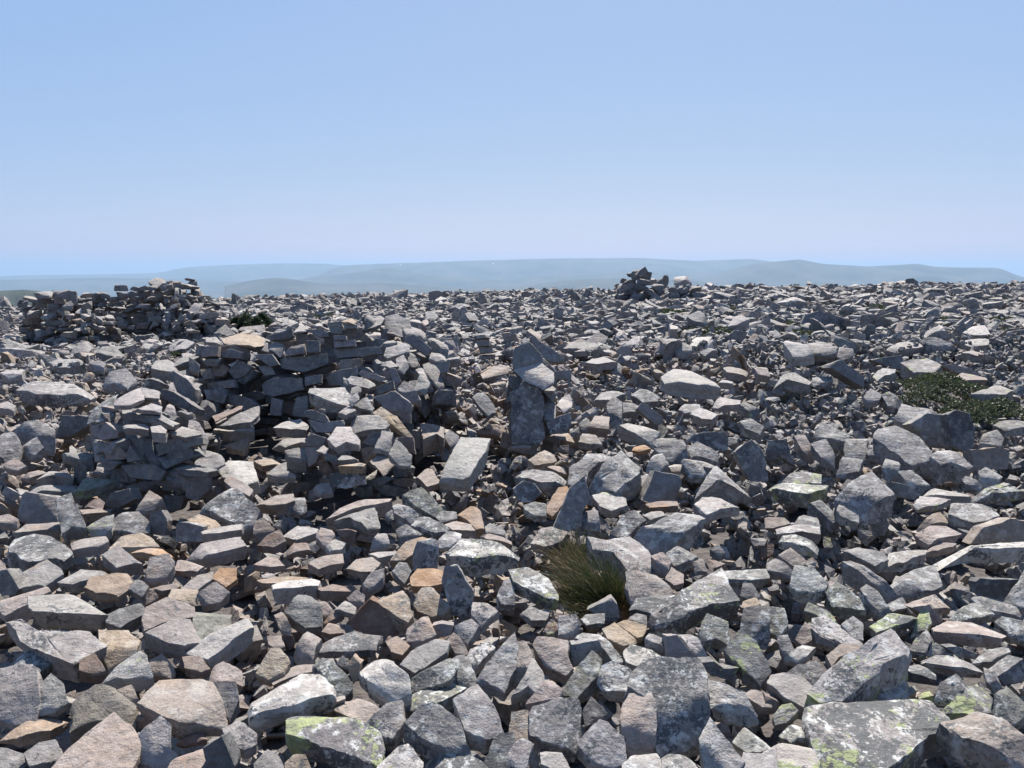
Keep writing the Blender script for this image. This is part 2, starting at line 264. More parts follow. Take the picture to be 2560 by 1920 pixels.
M g 1 30|925,1450 1000,1350 1100,1320 1090,1400 980,1500|grey wedge pointing up right in the middle rubble
M g 2 30|1180,1340 1240,1260 1300,1270 1340,1340 1280,1440|grey square rock left of the orange-tinged block
T t 0 20|20,1420 120,1390 400,1390 440,1400 250,1450 60,1440|long orange-cream slab with a green spot
M p 0 20|50,1370 120,1350 180,1390 60,1400|small pale chip in the rubble at the middle left
T k 0 60|-10,1280 100,1220 180,1230 240,1290 120,1300|tan-pink rubble block at the middle left
M k 1 30|-20,1010 -10,890 60,880 160,980 80,1060|light grey rounded block below the long pinkish slab
M b 1 20|240,1190 330,1100 440,1100 460,1150 350,1170|brown flat rubble stone below the pale rough slab
M d 7 60|2085,1560 2150,1400 2230,1370 2230,1620 2120,1620|dark white-flecked rock under the overhang of the table-like boulder
@1280,1040,3.456
M t 3 70|145,380 280,290 350,330 385,380 300,410 200,420|tan pitted boulder below the standing-stone cairn
T k 0 40|310,440 350,430 450,440 480,480 400,480|flat pinkish stone below the tan pitted boulder
T t 1 50|320,190 380,160 480,150 550,190 450,200|sunlit cream stone right of the foot of the standing-stone cairn
M g 3 110|55,470 100,445 300,480 465,500 450,560 250,560 100,520|long wavy grey slab below the tan pitted boulder
F d 5 20|20,630 100,565 200,590 250,660 160,740 60,740|dark rounded lichened rock left of the orange brick-like stone
T o 0 60|285,800 400,620 470,610 515,680 400,800 350,840|orange brown brick-like stone on end
F g 3 0|360,970 500,640 620,530 670,720 600,830 600,960 430,1010|tall dark pointed slab right of the orange brick-like stone
M e 4 60|100,770 200,740 290,760 290,860 200,860 120,810|green-topped boulder left of the orange brick-like stone
M k 3 30|170,1090 260,970 330,960 470,1000 430,1080 280,1130|pinkish brown cracked boulder left of the grass tussock
M g 4 90|500,580 510,440 650,330 800,270 900,300 740,420 650,500 640,570|pale half of the big split boulder in the centre
M g 4 120|650,590 800,430 970,250 1110,390 1110,460 980,560 900,640 700,600|large speckled half of the big split boulder, pointed top
T w 3 40|700,690 780,665 970,670 990,770 860,810 760,780|pale greenish square slab left of the upright rectangular stone
F g 1 0|1140,720 1240,480 1440,520 1460,580 1410,740 1220,740|upright rectangular stone with a smooth shaded face
T p 1 60|1060,570 1160,500 1220,450 1230,520 1160,600|cream stone left of the upright rectangular stone
T b 1 60|1165,760 1250,740 1420,735 1430,770 1200,790|flat brown block under the upright rectangular stone
M g 5 60|590,880 640,815 740,820 760,950 600,940|dark speckled cube above the grass tussock
M d 6 60|820,1060 950,870 1060,810 1150,900 1040,1000 990,1060|dark pitted slab sloping left of the large ribbed slab
M g 4 130|1070,1060 1130,960 1240,930 1420,830 1620,780 1660,840 1600,940 1500,990 1350,1110 1150,1120|large ribbed grey slab in the centre right
M p 2 50|1130,860 1200,830 1300,815 1320,860 1200,890|small pale stone behind the large ribbed slab
M p 4 60|680,1050 820,1080 1010,1050 1160,1160 1240,1330 1000,1310 880,1180 720,1140|big pale boulder rising behind the grass tussock, upper part
M k 2 60|1000,1320 1250,1330 1350,1460 1390,1530 1200,1570 1050,1600 990,1450|smooth pinkish lower part of the pale boulder right of the grass
T p 1 40|880,1170 960,1160 1040,1200 990,1220 910,1200|small pinkish chip lying on the pale boulder behind the grass
M k 0 60|1200,1180 1310,1180 1380,1260 1340,1350 1270,1320|pale pink leaf-shaped stone right of the boulder behind the grass
M g 4 60|1335,1170 1450,1110 1600,1180 1550,1240 1400,1290|grey wedge-shaped rock beside the pale pink leaf-shaped stone
F d 4 20|1450,1090 1580,995 1665,1080 1600,1150 1480,1100|dark squared rock under the edge of the large ribbed slab
T p 3 80|1585,760 1650,705 1800,710 1950,780 1800,800 1680,850|flat pale slab right of the large ribbed slab
M g 3 110|1590,700 1700,500 1790,420 1960,540 2080,620 1960,620 1830,560 1700,580|big arched grey boulder right of the upright rectangular stone
F d 2 0|1770,680 1800,550 1870,570 1935,660 1910,700|small dark pyramid under the big arched boulder
F d 3 0|1945,310 2070,210 2170,320 2210,560 2060,550 1980,400|tall dark triangular rock behind the big arched boulder
M g 5 20|1470,380 1530,340 1700,370 1760,420 1680,510 1550,480|rounded grey boulder left of the big arched boulder
M g 4 20|1520,240 1600,220 1770,310 1780,380 1560,330|dark ridge rock behind the rounded grey boulder
F d 4 0|1560,150 1830,140 1860,200 1850,300 1700,280 1520,200|dark green-black flat-topped block beyond the rounded grey boulder
M d 3 20|1240,280 1480,190 1520,330 1380,390|dark rippled wedge at the centre right
M p 2 50|935,80 1000,65 1130,90 1270,130 1200,190 1060,150|pale wavy slab beyond the big split boulder
M g 4 60|1210,220 1290,180 1420,180 1420,230 1280,270|grey round rock right of the pale wavy slab
T k 0 100|665,80 720,0 840,0 830,100 740,90|brown-sided cube right of the standing-stone cairn
M g 2 20|580,70 640,10 680,60 650,140 600,110|small pinkish-grey upright stone left of the brown-sided cube
M k 2 20|580,220 610,150 720,150 780,210 680,240|grey hump stone above the big split boulder
T o 0 40|1040,290 1060,265 1140,250 1195,280 1100,300|small flat orange-brown stone beyond the big split boulder
M t 4 20|1355,430 1400,400 1470,410 1450,480 1380,480|round yellowish-grey stone above the upright rectangular stone
M g 3 50|1170,420 1230,320 1310,320 1350,400 1270,470|pitted grey stone left of the round yellowish-grey stone
T k 1 40|1330,1400 1380,1310 1480,1370 1480,1440 1400,1460|brownish red stone below the pale pink leaf-shaped stone
M k 1 30|1570,1260 1650,1230 1690,1330 1580,1340|small pinkish cube in the right-hand small rubble
M g 2 30|1710,1150 1780,1110 1840,1180 1790,1220|small grey cube in the right-hand small rubble
T g 4 60|1740,1360 1800,1320 2180,1310 2215,1370 2050,1410 1850,1410|flat lichened slab behind the huge pale lichen-speckled slab
@1920,1040,3.456
T e 7 130|-20,580 100,575 250,590 500,600 490,630 330,670 200,650 40,620|block with a bright lime-green top edge at the right
M g 5 50|60,570 200,500 420,455 460,500 450,580 200,590|flat dark lichened slab behind the lime-green edged block
M g 4 130|575,690 910,450 1080,650 960,730 790,840 760,750|great tilted square slab with a ribbed dark face
F g 2 20|1070,570 1200,600 1310,680 1270,720 1080,700|shaded slab behind the right end of the great tilted slab
M g 3 60|600,460 660,345 820,380 780,480 700,480|grey pointed block above the great tilted slab
M p 2 60|605,820 620,745 750,745 790,860 780,920 640,870|small pale upright block in front of the great tilted slab
M d 3 20|370,750 450,705 600,830 620,900 560,910|dark sloping wedge left of the small pale upright block
M g 3 30|225,910 310,840 420,870 450,950 320,950|grey wrinkled stone below the lime-green edged block
T k 0 30|-20,870 140,880 190,930 50,960 -20,940|smooth pink slab below the lime-green edged block
M w 6 80|100,1050 130,1010 320,1040 440,1090 430,1150 250,1110|white speckled oblong rock in the right-hand rubble
T g 4 60|75,960 180,930 440,950 440,1020 290,1000 90,1010|grey slab above the white speckled oblong rock
M k 1 60|100,1190 200,1140 310,1230 320,1270 270,1320 120,1220|brownish block below the white speckled oblong rock
M g 1 60|0,1240 60,1220 260,1360 200,1370 110,1350 0,1330|dark-fronted rock left of the pale eight-sided slab
M g 3 60|665,1160 780,1100 1000,1190 1030,1240 920,1290 780,1220|broad dark grey humped slab at the right centre
M g 4 90|655,1230 720,1230 980,1400 1150,1540 1080,1560 900,1440|long narrow slab running diagonally down at the right
M k 2 90|1285,1020 1400,950 1540,960 1670,1020 1540,1040 1400,1080|speckled rounded rock left of the big brown-grey boulder
F k 2 0|1765,1100 1870,960 2020,930 2090,890 2230,910 2230,1090|big brown-grey boulder at the right edge
T w 4 150|1475,1130 1700,1120 2080,1100 2260,1085 2260,1130 2000,1140 1780,1130 1500,1160|very long straight pale slab at the right edge with a dotted front
M k 0 30|1360,1170 1480,1100 1620,1090 1600,1120 1470,1160|flat pale pink tile left of the very long straight slab
M p 4 50|1000,1280 1050,1180 1370,1150 1360,1190 1170,1260|thin pale slab below the humped slab at the right centre
M t 0 60|1300,930 1420,850 1500,810 1560,880 1530,910|orange-tipped pale wedge at the right
M p 4 90|1575,830 1590,760 1850,760 2000,860 1900,890 1780,900|broad pale lichened slab at the right above the brown-grey boulder
T p 3 60|1330,650 1400,620 1750,680 1720,700 1450,680|long thin white-topped slab at the right
M p 4 50|1265,750 1320,690 1570,720 1460,770 1300,780|pale green tinted slab left of the broad pale lichened slab
M e 5 50|1700,690 1960,600 2230,560 2230,640 2000,660|long green-topped slab at the right edge
M g 4 160|1410,350 1480,260 1570,255 1760,430 1720,450 1580,400 1500,430|big block with a white-flecked top and dark front at the right
M g 3 60|930,180 960,100 1100,90 1300,180 1430,350 1380,380 1240,410 1100,300|very large sloping rough boulder in the right middle distance
M g 2 60|840,290 910,230 1020,300 960,350 880,320|dark edged cube left of the very large sloping boulder
M g 4 30|670,250 700,180 860,170 830,370 670,350|squared speckled block left of the dark edged cube
M g 3 60|415,150 470,70 700,160 680,220 560,200 440,180|grey slab with a bright top edge in the right middle distance
M g 2 60|380,230 500,200 580,340 580,420 460,340|leaning grey block below the bright-edged slab
M k 1 60|230,170 330,160 400,330 380,360 290,290|brown-grey leaning slab left of the leaning grey block
F d 3 20|0,330 20,220 160,200 180,300 230,430 100,340|dark blocky rock pair at the left of the right middle distance
M g 3 50|990,440 1030,330 1130,370 1140,450 1050,550|grey upright lump behind the great tilted slab
M g 5 50|1130,480 1250,470 1390,590 1330,640 1200,570|cracked dark slab right of the grey upright lump
F k 1 0|1785,300 1970,275 2100,290 2070,450 1800,460|smooth dark cube-like boulder at the right
M g 3 60|1680,550 1720,510 1860,590 1840,640 1700,580|narrow tilted slab with a bright edge at the right
M p 3 30|1820,490 1880,440 2020,500 1960,600 1850,560|small pale lichened mound at the right
@1920,640,3.456
F g 3 20|1250,1450 1380,1360 1560,1380 1600,1350 1610,1650 1420,1640|wide dark upright boulder below the green mat at the right
F d 2 0|1560,1370 1630,1335 1740,1370 1780,1500 1760,1710 1600,1640|tall dark upright slab beside the wide dark upright boulder
M p 3 60|1110,1370 1160,1280 1250,1310 1460,1330 1340,1410 1240,1450|cream-topped flat rock left of the wide dark upright boulder
T g 3 60|1950,1460 2000,1430 2230,1410 2230,1470 2060,1500|domed slab at the right edge below the green mat
M g 2 30|1830,1600 1870,1520 1980,1500 2040,1570 2000,1640|dark rounded rock left of the domed slab
M g 2 60|830,1210 890,1140 980,1200 960,1240 870,1260|sunlit-topped block at the left side of the green mat
M d 4 20|980,1200 1050,1170 1180,1260 1140,1310 1040,1290|dark speckled boulder at the left side of the green mat
T p 3 60|910,1010 1000,970 1100,980 1090,1010 950,1040|block with a bright knobbly top above the green mat
F d 1 20|910,890 1150,860 1180,970 1080,980 960,920|dark square shaded slab above the green mat
M g 3 30|1160,920 1380,870 1510,950 1420,1010 1270,1000|flat ribbed grey boulder above the green mat
F k 1 30|1510,950 1600,935 1850,1010 1830,1040 1640,1010|long pinkish shaded slab above the green mat
M p 2 60|1770,1170 1900,1150 2020,1090 2120,1150 2040,1190 1920,1190|boat-shaped pale boulder resting on the right of the green mat
T k 1 50|1640,1040 1680,1010 1880,1050 1890,1070 1700,1070|low pinkish slab on the upper edge of the green mat
T p 1 60|1040,790 1130,750 1350,740 1360,780 1130,810|bright flat-topped slab in the far right middle
T p 2 60|1680,830 1820,815 1960,840 1960,870 1800,860|brightest flat slab of the far right
T p 3 60|1670,750 1750,710 1900,720 1900,760 1750,780|thick pale slab above the brightest flat slab
F d 2 0|320,580 360,490 440,470 700,550 690,630 500,590|dark long humped boulder far off among green plants
F d 1 0|800,700 860,600 920,600 930,690 840,720|dark upright book-like rock in the right middle distance
M w 2 60|140,750 170,710 330,760 390,840 300,870 220,870|white scarred block in the right middle distance
M g 2 60|330,740 480,740 600,760 590,830 480,850 400,830|wide grey slab touching the white scarred block
M g 2 50|600,870 620,780 730,800 740,860 650,890|pale square rock right of the wide grey slab
F d 1 20|480,950 640,900 830,1060 830,1130 700,1060 560,970|long dark leaning slab in the right middle distance
T p 3 80|1690,660 1770,600 1870,600 1920,680 1800,680|pale broad rock in the far right middle
F d 1 0|1185,230 1200,200 1250,192 1300,225 1290,240|boulder standing up on the skyline at the right
M g 2 50|60,1090 150,1020 230,1010 370,1090 340,1110 150,1060|striped grey slab at the left of the right middle distance
M g 3 50|365,1080 420,1040 540,1040 560,1080 400,1100|square speckled slab beside the striped grey slab
@1280,640,3.456
T p 1 130|1310,1020 1400,980 1550,1000 1690,1060 1780,1110 1600,1110 1340,1070|big thick flat-topped slab resting level on the rocks right of centre
M g 2 40|460,760 500,730 700,750 790,790 780,830 600,800|long flat grey rock beyond the leaning fin of the cairn
M g 1 60|630,740 740,660 825,700 800,750 700,760|grey pointed hump beyond the cairn
T p 1 50|640,920 700,890 900,870 900,910 740,930|pale low slab right of the cairn
F d 1 20|910,900 940,850 980,900 970,930 910,925|small dark pointed stone right of the pale low slab
T k 1 30|1030,800 1240,780 1280,790 1200,810 1060,820|long thin flat slab in the middle distance
T p 1 110|1360,590 1430,590 1430,630 1370,630|tall stool-shaped rock with a bright square top
T w 2 50|1555,730 1600,690 1720,700 1700,750 1600,770|white angular rock by the small green patch
M g 1 60|1520,520 1620,470 1680,540 1690,570 1570,560|dark sloping rock behind the small green patch
M g 1 40|1410,780 1460,750 1550,760 1550,820 1480,850 1420,830|upright grey blocks at the edge of the tan rubble
M g 1 30|1625,820 1730,780 1770,790 1670,860|slanting smooth slab at the edge of the tan rubble
F g 1 40|1870,690 1930,640 2030,660 2000,750 1880,730|dark rounded rock left of the pale sloping rock
M p 2 60|1870,600 1920,530 1980,500 2050,530 1950,590|pale sloping rock far off right of centre
M k 1 60|2100,960 2200,950 2230,1040 2130,1020|dark round stone at the right edge of the tan rubble
M k 1 40|1830,960 1900,960 2040,990 2020,1030 1860,1000|brown oblong block in the tan rubble
T p 1 60|1790,1090 1820,1070 1910,1080 1900,1100|small pale cube right of the big thick level slab
T p 2 60|1730,1270 1800,1225 1970,1250 1960,1280 1780,1290|pale flat slab below the big thick level slab
M g 3 50|1970,1280 2030,1240 2140,1330 2080,1370|green-edged slab below the big thick level slab on the right
T p 3 50|1550,1360 1620,1310 1780,1360 1720,1410 1640,1400|pale cream-topped block below the big thick level slab
M g 3 40|1440,1330 1490,1280 1620,1280 1620,1340 1500,1350|knobbly grey rock under the big thick level slab
F g 1 20|1085,1320 1130,1265 1310,1400 1290,1450 1240,1450|long smooth shaded slab sloping down to the right of centre
M g 4 20|820,1280 880,1220 950,1260 940,1440 850,1400|upright speckled stone right of the cairn
M d 4 30|1030,1190 1110,1150 1270,1180 1250,1250 1130,1260|black speckled flat rock left of the big thick level slab
M g 2 60|720,1240 780,1180 920,1150 980,1180 860,1240|pale grey double rock right of the cairn
M g 2 60|960,1270 1040,1260 1100,1290 1090,1340 960,1350|grey block right of the upright speckled stone
M g 3 50|1970,1420 2060,1400 2170,1470 2140,1540 2020,1480|speckled sloping rock at the right of the centre distance
@0,640,3.456
T p 1 80|0,1010 60,985 200,980 180,1020 60,1040|thick flat pale slab at the left edge in the middle distance
M g 4 110|160,1150 220,1100 330,1080 480,1090 800,1130 760,1180 540,1200 350,1190|wide low speckled boulder in the left middle distance
M g 1 60|830,830 880,780 970,780 1090,840 1060,870 930,860|dark-sided wedge beyond the left stone pile
M p 1 60|585,850 680,760 740,740 800,770 760,830 680,830|bright-topped angular rock far left of centre
M g 3 50|430,920 530,870 660,870 720,920 620,960 480,960|low grey rock left of centre with green tinge
M g 3 60|770,920 850,900 910,920 890,970 820,960|cube-like rock left of the low pale sheet slab
T p 1 20|1160,910 1300,885 1450,885 1380,910 1200,930|low pale sheet slab in the left middle distance
M g 2 70|890,1090 950,1000 1080,980 1160,1030 1080,1110 980,1100|grey square-topped rock behind the left stone pile
T p 1 60|1310,970 1350,910 1450,900 1640,1000 1580,1010 1430,990|long pale smooth rock beside the shelter's left end
T p 1 70|0,1280 60,1255 130,1290 110,1320 0,1310|smooth light rounded rock at the left edge
M p 3 30|1430,810 1470,760 1580,720 1680,750 1600,800|pale crusted flat rock left of the stone shelter
M g 2 30|1810,660 1850,600 1930,580 2030,670 1950,680|rounded boulder beyond the stone shelter
"""
WALL = """
@0,1040,3.456
T p 1 45 y5.5 PL|985,-130 1215,-257 1245,-160 1120,-90 980,-90
T p 1 20 y5.7 PL|1215,-252 1380,-217 1370,-152 1250,-157
T p 1 40 y5.45 PL|1130,-72 1240,-142 1400,-82 1390,-42 1250,-50
T g 1 70 y5.4 PL|1050,-52 1070,-62 1270,-42 1500,3 1480,18 1060,-22
T p 1 60 y5.35 PL|1280,8 1330,-2 1550,58 1520,73 1300,38
T p 1 70 y5.3 PL|1050,78 1250,68 1290,98 1280,118 1060,98
T p 1 90 y5.2 PL|1300,90 1390,80 1440,120 1430,150 1310,140
T p 1 40 y5.3 PL|1485,160 1570,70 1745,140 1740,155 1600,190
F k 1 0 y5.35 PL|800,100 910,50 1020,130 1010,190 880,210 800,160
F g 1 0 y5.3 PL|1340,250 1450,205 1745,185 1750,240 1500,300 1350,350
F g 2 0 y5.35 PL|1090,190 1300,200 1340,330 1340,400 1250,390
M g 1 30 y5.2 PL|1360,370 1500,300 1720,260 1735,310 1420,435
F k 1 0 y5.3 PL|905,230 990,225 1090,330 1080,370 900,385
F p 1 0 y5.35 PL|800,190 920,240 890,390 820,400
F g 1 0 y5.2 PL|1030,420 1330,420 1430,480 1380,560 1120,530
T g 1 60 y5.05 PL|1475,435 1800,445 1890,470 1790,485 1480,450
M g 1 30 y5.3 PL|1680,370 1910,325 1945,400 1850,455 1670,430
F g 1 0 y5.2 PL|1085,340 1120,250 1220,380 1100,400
M g 6 60 y5.7 PL|745,50 830,-110 900,-200 1010,-220 990,-50 900,40
F g 1 0 y6.2 PL|1440,-370 1480,-397 1600,-330 1690,-230 1680,-110 1520,-220
F d 1 0 y6.0 PL|1375,-200 1400,-237 1500,-210 1715,-60 1690,-10 1400,-150
M p 1 30 y5.7 PL|1410,-20 1460,-130 1500,-100 1530,0 1450,10
F g 1 0 y5.3 PL|1395,560 1480,520 1590,580 1590,660 1400,640
F g 1 0 y5.2 PL|1600,540 1790,520 1800,640 1700,740 1600,700
F g 1 0 y5.3 PL|1400,760 1410,680 1600,690 1560,800 1450,840
M p 1 30 y5.5 PL|1540,60 1600,-10 1720,60 1800,200 1760,330 1740,150
@500,780,3.456
T p 4 125 y5.75 PR|930,690 940,660 1250,650 1320,720 1280,785 1120,775
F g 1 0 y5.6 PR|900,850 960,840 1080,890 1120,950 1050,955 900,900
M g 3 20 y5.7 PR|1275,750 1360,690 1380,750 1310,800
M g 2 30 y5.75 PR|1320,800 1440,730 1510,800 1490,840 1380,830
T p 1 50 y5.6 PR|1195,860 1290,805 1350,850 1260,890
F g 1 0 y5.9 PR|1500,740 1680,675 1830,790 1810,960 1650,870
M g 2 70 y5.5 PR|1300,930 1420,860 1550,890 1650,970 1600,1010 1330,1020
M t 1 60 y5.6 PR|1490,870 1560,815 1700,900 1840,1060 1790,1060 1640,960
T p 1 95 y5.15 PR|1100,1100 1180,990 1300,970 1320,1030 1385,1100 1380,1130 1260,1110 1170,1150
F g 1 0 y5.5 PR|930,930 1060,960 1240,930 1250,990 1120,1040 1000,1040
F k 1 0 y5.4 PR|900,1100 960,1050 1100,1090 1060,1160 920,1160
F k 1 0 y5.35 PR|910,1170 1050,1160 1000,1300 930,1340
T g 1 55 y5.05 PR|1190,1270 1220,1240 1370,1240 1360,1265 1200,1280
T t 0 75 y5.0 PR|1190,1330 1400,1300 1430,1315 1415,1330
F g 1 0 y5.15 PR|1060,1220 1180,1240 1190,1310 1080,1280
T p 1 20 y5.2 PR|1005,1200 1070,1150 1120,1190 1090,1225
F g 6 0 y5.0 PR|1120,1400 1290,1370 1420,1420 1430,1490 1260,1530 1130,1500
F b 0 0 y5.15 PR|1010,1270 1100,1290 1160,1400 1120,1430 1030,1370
M k 1 40 y5.0 PR|970,1540 1010,1470 1110,1450 1150,1560 1050,1580
M t 1 50 y5.4 PR|1390,1170 1490,1165 1525,1210 1430,1280
M p 1 60 y5.2 PR|1505,1170 1570,1020 1670,1040 1640,1200
M p 1 60 y5.0 PR|1630,1230 1690,1100 1740,1130 1830,1230 1820,1310 1720,1310
T k 1 30 y5.0 PR|1465,1290 1560,1220 1690,1310 1590,1400
F d 1 0 y5.3 PR|1400,1130 1480,1050 1560,1040 1510,1170
F b 1 0 y5.3 PR|1700,1080 1840,1080 1860,1230 1780,1200
M p 1 25 y8.2 PW|1595,30 1700,20 1810,70 1850,190 1800,225 1590,170
T g 1 40 y8.1 PW|1365,140 1400,90 1560,30 1600,50 1560,110 1420,150
T t 0 25 y8.0 PW|1215,70 1260,45 1350,60 1350,85 1240,88
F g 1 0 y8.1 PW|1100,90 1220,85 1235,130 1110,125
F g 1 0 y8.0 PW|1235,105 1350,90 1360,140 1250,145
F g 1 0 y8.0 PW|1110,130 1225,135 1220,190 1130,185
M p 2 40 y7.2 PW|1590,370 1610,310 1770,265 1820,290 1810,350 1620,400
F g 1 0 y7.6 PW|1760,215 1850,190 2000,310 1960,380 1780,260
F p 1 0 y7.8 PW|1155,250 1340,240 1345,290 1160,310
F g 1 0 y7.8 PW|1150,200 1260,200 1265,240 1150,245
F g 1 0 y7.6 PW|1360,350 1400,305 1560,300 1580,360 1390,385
M g 1 30 y6.9 PW|1915,400 1970,390 2060,470 2110,640 2060,660 1950,540
M g 2 50 y6.4 PW|1270,580 1300,550 1510,590 1515,630 1460,660 1290,620
F k 1 0 y6.6 PW|1365,530 1400,505 1600,560 1590,610 1400,560
F g 1 0 y6.3 PW|1520,650 1670,590 1680,660 1540,720
F g 1 0 y6.6 PW|1630,480 1690,490 1740,600 1680,650
M p 1 30 y6.9 PW|1690,400 1760,370 1810,460 1770,510 1700,500
T g 2 25 y6.8 PW|1545,435 1650,420 1720,470 1640,480
M p 1 40 y6.5 PW|1850,680 1900,530 1990,590 1950,690
M g 2 50 y6.2 PW|1700,660 1760,590 1850,640 1900,730 1800,740
F g 1 0 y7.8 PW|1140,320 1390,310 1420,380 1180,400
F k 1 0 y7.7 PW|1200,410 1400,400 1390,480 1220,500
F g 1 0 y7.5 PW|1060,560 1200,500 1390,470 1370,560 1280,640 1060,630
M p 1 50 y6.9 PW|1980,400 2000,350 2120,360 2130,400 2040,420
F g 1 0 y6.8 PW|2010,430 2150,430 2150,510 2090,530
T t 0 35 y7.8 PW|180,235 330,190 560,195 580,240 470,290 210,275
T p 1 30 y7.6 PW|45,225 130,215 180,250 170,270 50,260
F d 1 0 y7.9 PW|575,215 790,140 800,200 740,240 600,240
M g 1 20 y7.7 PW|580,235 720,280 740,310 690,370 600,320
T p 1 20 y8.0 PW|800,180 870,110 945,130 920,160
F g 1 0 y8.0 PW|900,150 1070,150 1120,210 1040,220
F g 1 0 y7.6 PW|240,510 330,415 450,470 400,550 300,580
F g 1 0 y7.7 PW|670,400 1100,360 1110,450 900,520 690,480
F g 1 0 y7.5 PW|510,620 640,560 880,570 900,670 640,730 520,700
F g 1 0 y7.7 PW|920,245 1030,250 1030,340 920,350
F k 1 0 y7.7 PW|730,350 790,290 900,270 910,360 760,380
F k 1 0 y7.6 PW|100,460 190,440 245,490 200,560 110,550
F g 1 0 y7.6 PW|150,350 270,320 370,350 350,400 200,390
F g 1 0 y7.6 PW|460,370 620,360 680,450 600,470
F g 1 0 y7.6 PW|490,460 620,470 650,540 560,550
F d 1 0 y7.6 PW|310,590 440,490 520,520 380,630
F g 1 0 y7.5 PW|50,620 290,580 300,650 100,670
F k 1 0 y7.5 PW|0,300 160,290 150,380 10,390
F k 1 0 y7.4 PW|10,520 90,490 100,570 30,580
F g 1 0 y7.4 PW|30,670 200,680 230,720 200,790 60,750
F g 1 0 y7.5 PW|900,560 1050,540 1050,610 910,640
F g 1 0 y7.4 PW|790,900 830,740 930,720 930,910
F g 1 0 y7.4 PW|600,890 620,740 710,760 700,900
F d 1 0 y7.4 PW|230,790 250,700 440,750 520,830 430,870
T b 1 30 y6.9 PW|100,900 280,840 380,790 350,840 230,900 130,950
T g 2 60 y6.6 PW|160,960 350,870 510,810 510,890 440,950 250,970
@1180,800,4.366
F g 4 0 y6.5 PC|410,790 510,750 545,670 610,660 700,710 780,830 790,1000 770,1080 800,1290 740,1360 430,1350 420,1050 435,960
F g 1 0 y6.8 PC|445,330 465,280 610,220 690,300 760,380 790,470 740,560 560,560 440,520
M p 2 30 y6.5 PC|430,500 490,430 650,430 760,470 900,570 890,690 780,740 700,700 540,620
F b 1 0 y6.75 PC|330,1080 430,540 440,760 410,960
F g 1 0 y6.85 PC|395,600 560,640 540,680 510,750 450,770 400,700
M g 2 30 y6.6 PC|780,850 840,840 920,940 910,1090 790,1090
F g 1 0 y6.7 PC|780,785 925,780 915,860 870,885
T p 1 30 y6.65 PC|790,770 870,715 920,750 900,775
T k 1 40 y6.4 PC|390,1370 480,1355 640,1372 640,1390 400,1395
F g 1 0 y6.9 PC|750,390 790,400 890,530 930,620 920,760 850,540
F g 5 0 y6.55 PC|800,1120 930,1060 1080,1000 1085,1150 1000,1240 850,1240
T p 2 40 y6.7 PC|915,920 980,855 1100,890 1090,950 1000,990
F g 2 0 y7.5 -|620,190 650,180 820,280 1040,430 1000,460 860,460 760,390 690,290|tall fin-shaped slab leaning behind the standing-stone cairn
F g 1 0 y7.1 -|905,560 1085,540 1085,650 930,640|grey block just right of the standing-stone cairn
T k 0 40 y7.0 -|90,590 240,500 410,495 400,560 250,600 120,640|flat pink boulder just left of the standing-stone cairn
M g 2 60 y6.6 -|0,850 60,790 140,800 240,930 260,1010 180,1050|pale ridged rock left of the standing-stone cairn
F k 1 30 y7.6 -|40,230 190,215 190,280 60,285|small stacked brown cube beyond the cairn, topmost of its pile
F k 1 30 y7.6 -|75,300 220,295 240,350 90,365|small stacked brown block beyond the cairn, under the brown cube
M k 1 30 y7.6 -|40,400 90,375 250,345 260,370 130,410|flat brown base stone of the small stack beyond the cairn
"""
import bpy, math, random, numpy as np
from mathutils import Vector, Matrix
SEED = 11
rng = np.random.default_rng(SEED)
random.seed(SEED)
C = bpy.context.scene.collection

# ------------------------------------------------------------------ camera geometry (photo 2560 x 1920)
F = 1848.0; CX, CY = 1280.0, 960.0; PITCH = math.radians(8.86); CAMH = 1.6
cp, sp = math.cos(PITCH), math.sin(PITCH)
def ray(u, v):
    a = (np.asarray(u, float)-CX)/F; b = (CY-np.asarray(v, float))/F
    return np.stack([a, cp + b*sp, -sp + b*cp], -1)
def proj(P):
    P = np.asarray(P, float); x = P[..., 0]; y = P[..., 1]; z = P[..., 2]-CAMH
    d = y*cp - z*sp; h = y*sp + z*cp
    d = np.maximum(d, 1e-3)
    return CX + F*x/d, CY - F*h/d, d

# ------------------------------------------------------------------ noise
_perm = np.random.default_rng(3).permutation(512)
_vals = np.random.default_rng(4).uniform(-1, 1, 512)
def vnoise(p):
    p = np.asarray(p, float); i = np.floor(p).astype(int); f = p-i; f = f*f*(3-2*f)
    out = 0
    for dx in (0, 1):
        for dy in (0, 1):
            for dz in (0, 1):
                h = _perm[(_perm[(_perm[(i[..., 0]+dx) & 511] + i[..., 1]+dy) & 511] + i[..., 2]+dz) & 511]
                w = (f[..., 0] if dx else 1-f[..., 0])*(f[..., 1] if dy else 1-f[..., 1])*(f[..., 2] if dz else 1-f[..., 2])
                out = out + w*_vals[h]
    return out
def fbm(p, oct=3):
    a = 1; s = 0; p = np.asarray(p, float)
    for k in range(oct):
        s = s + a*vnoise(p + 17.3*k); p = p*2.1; a *= .5
    return s

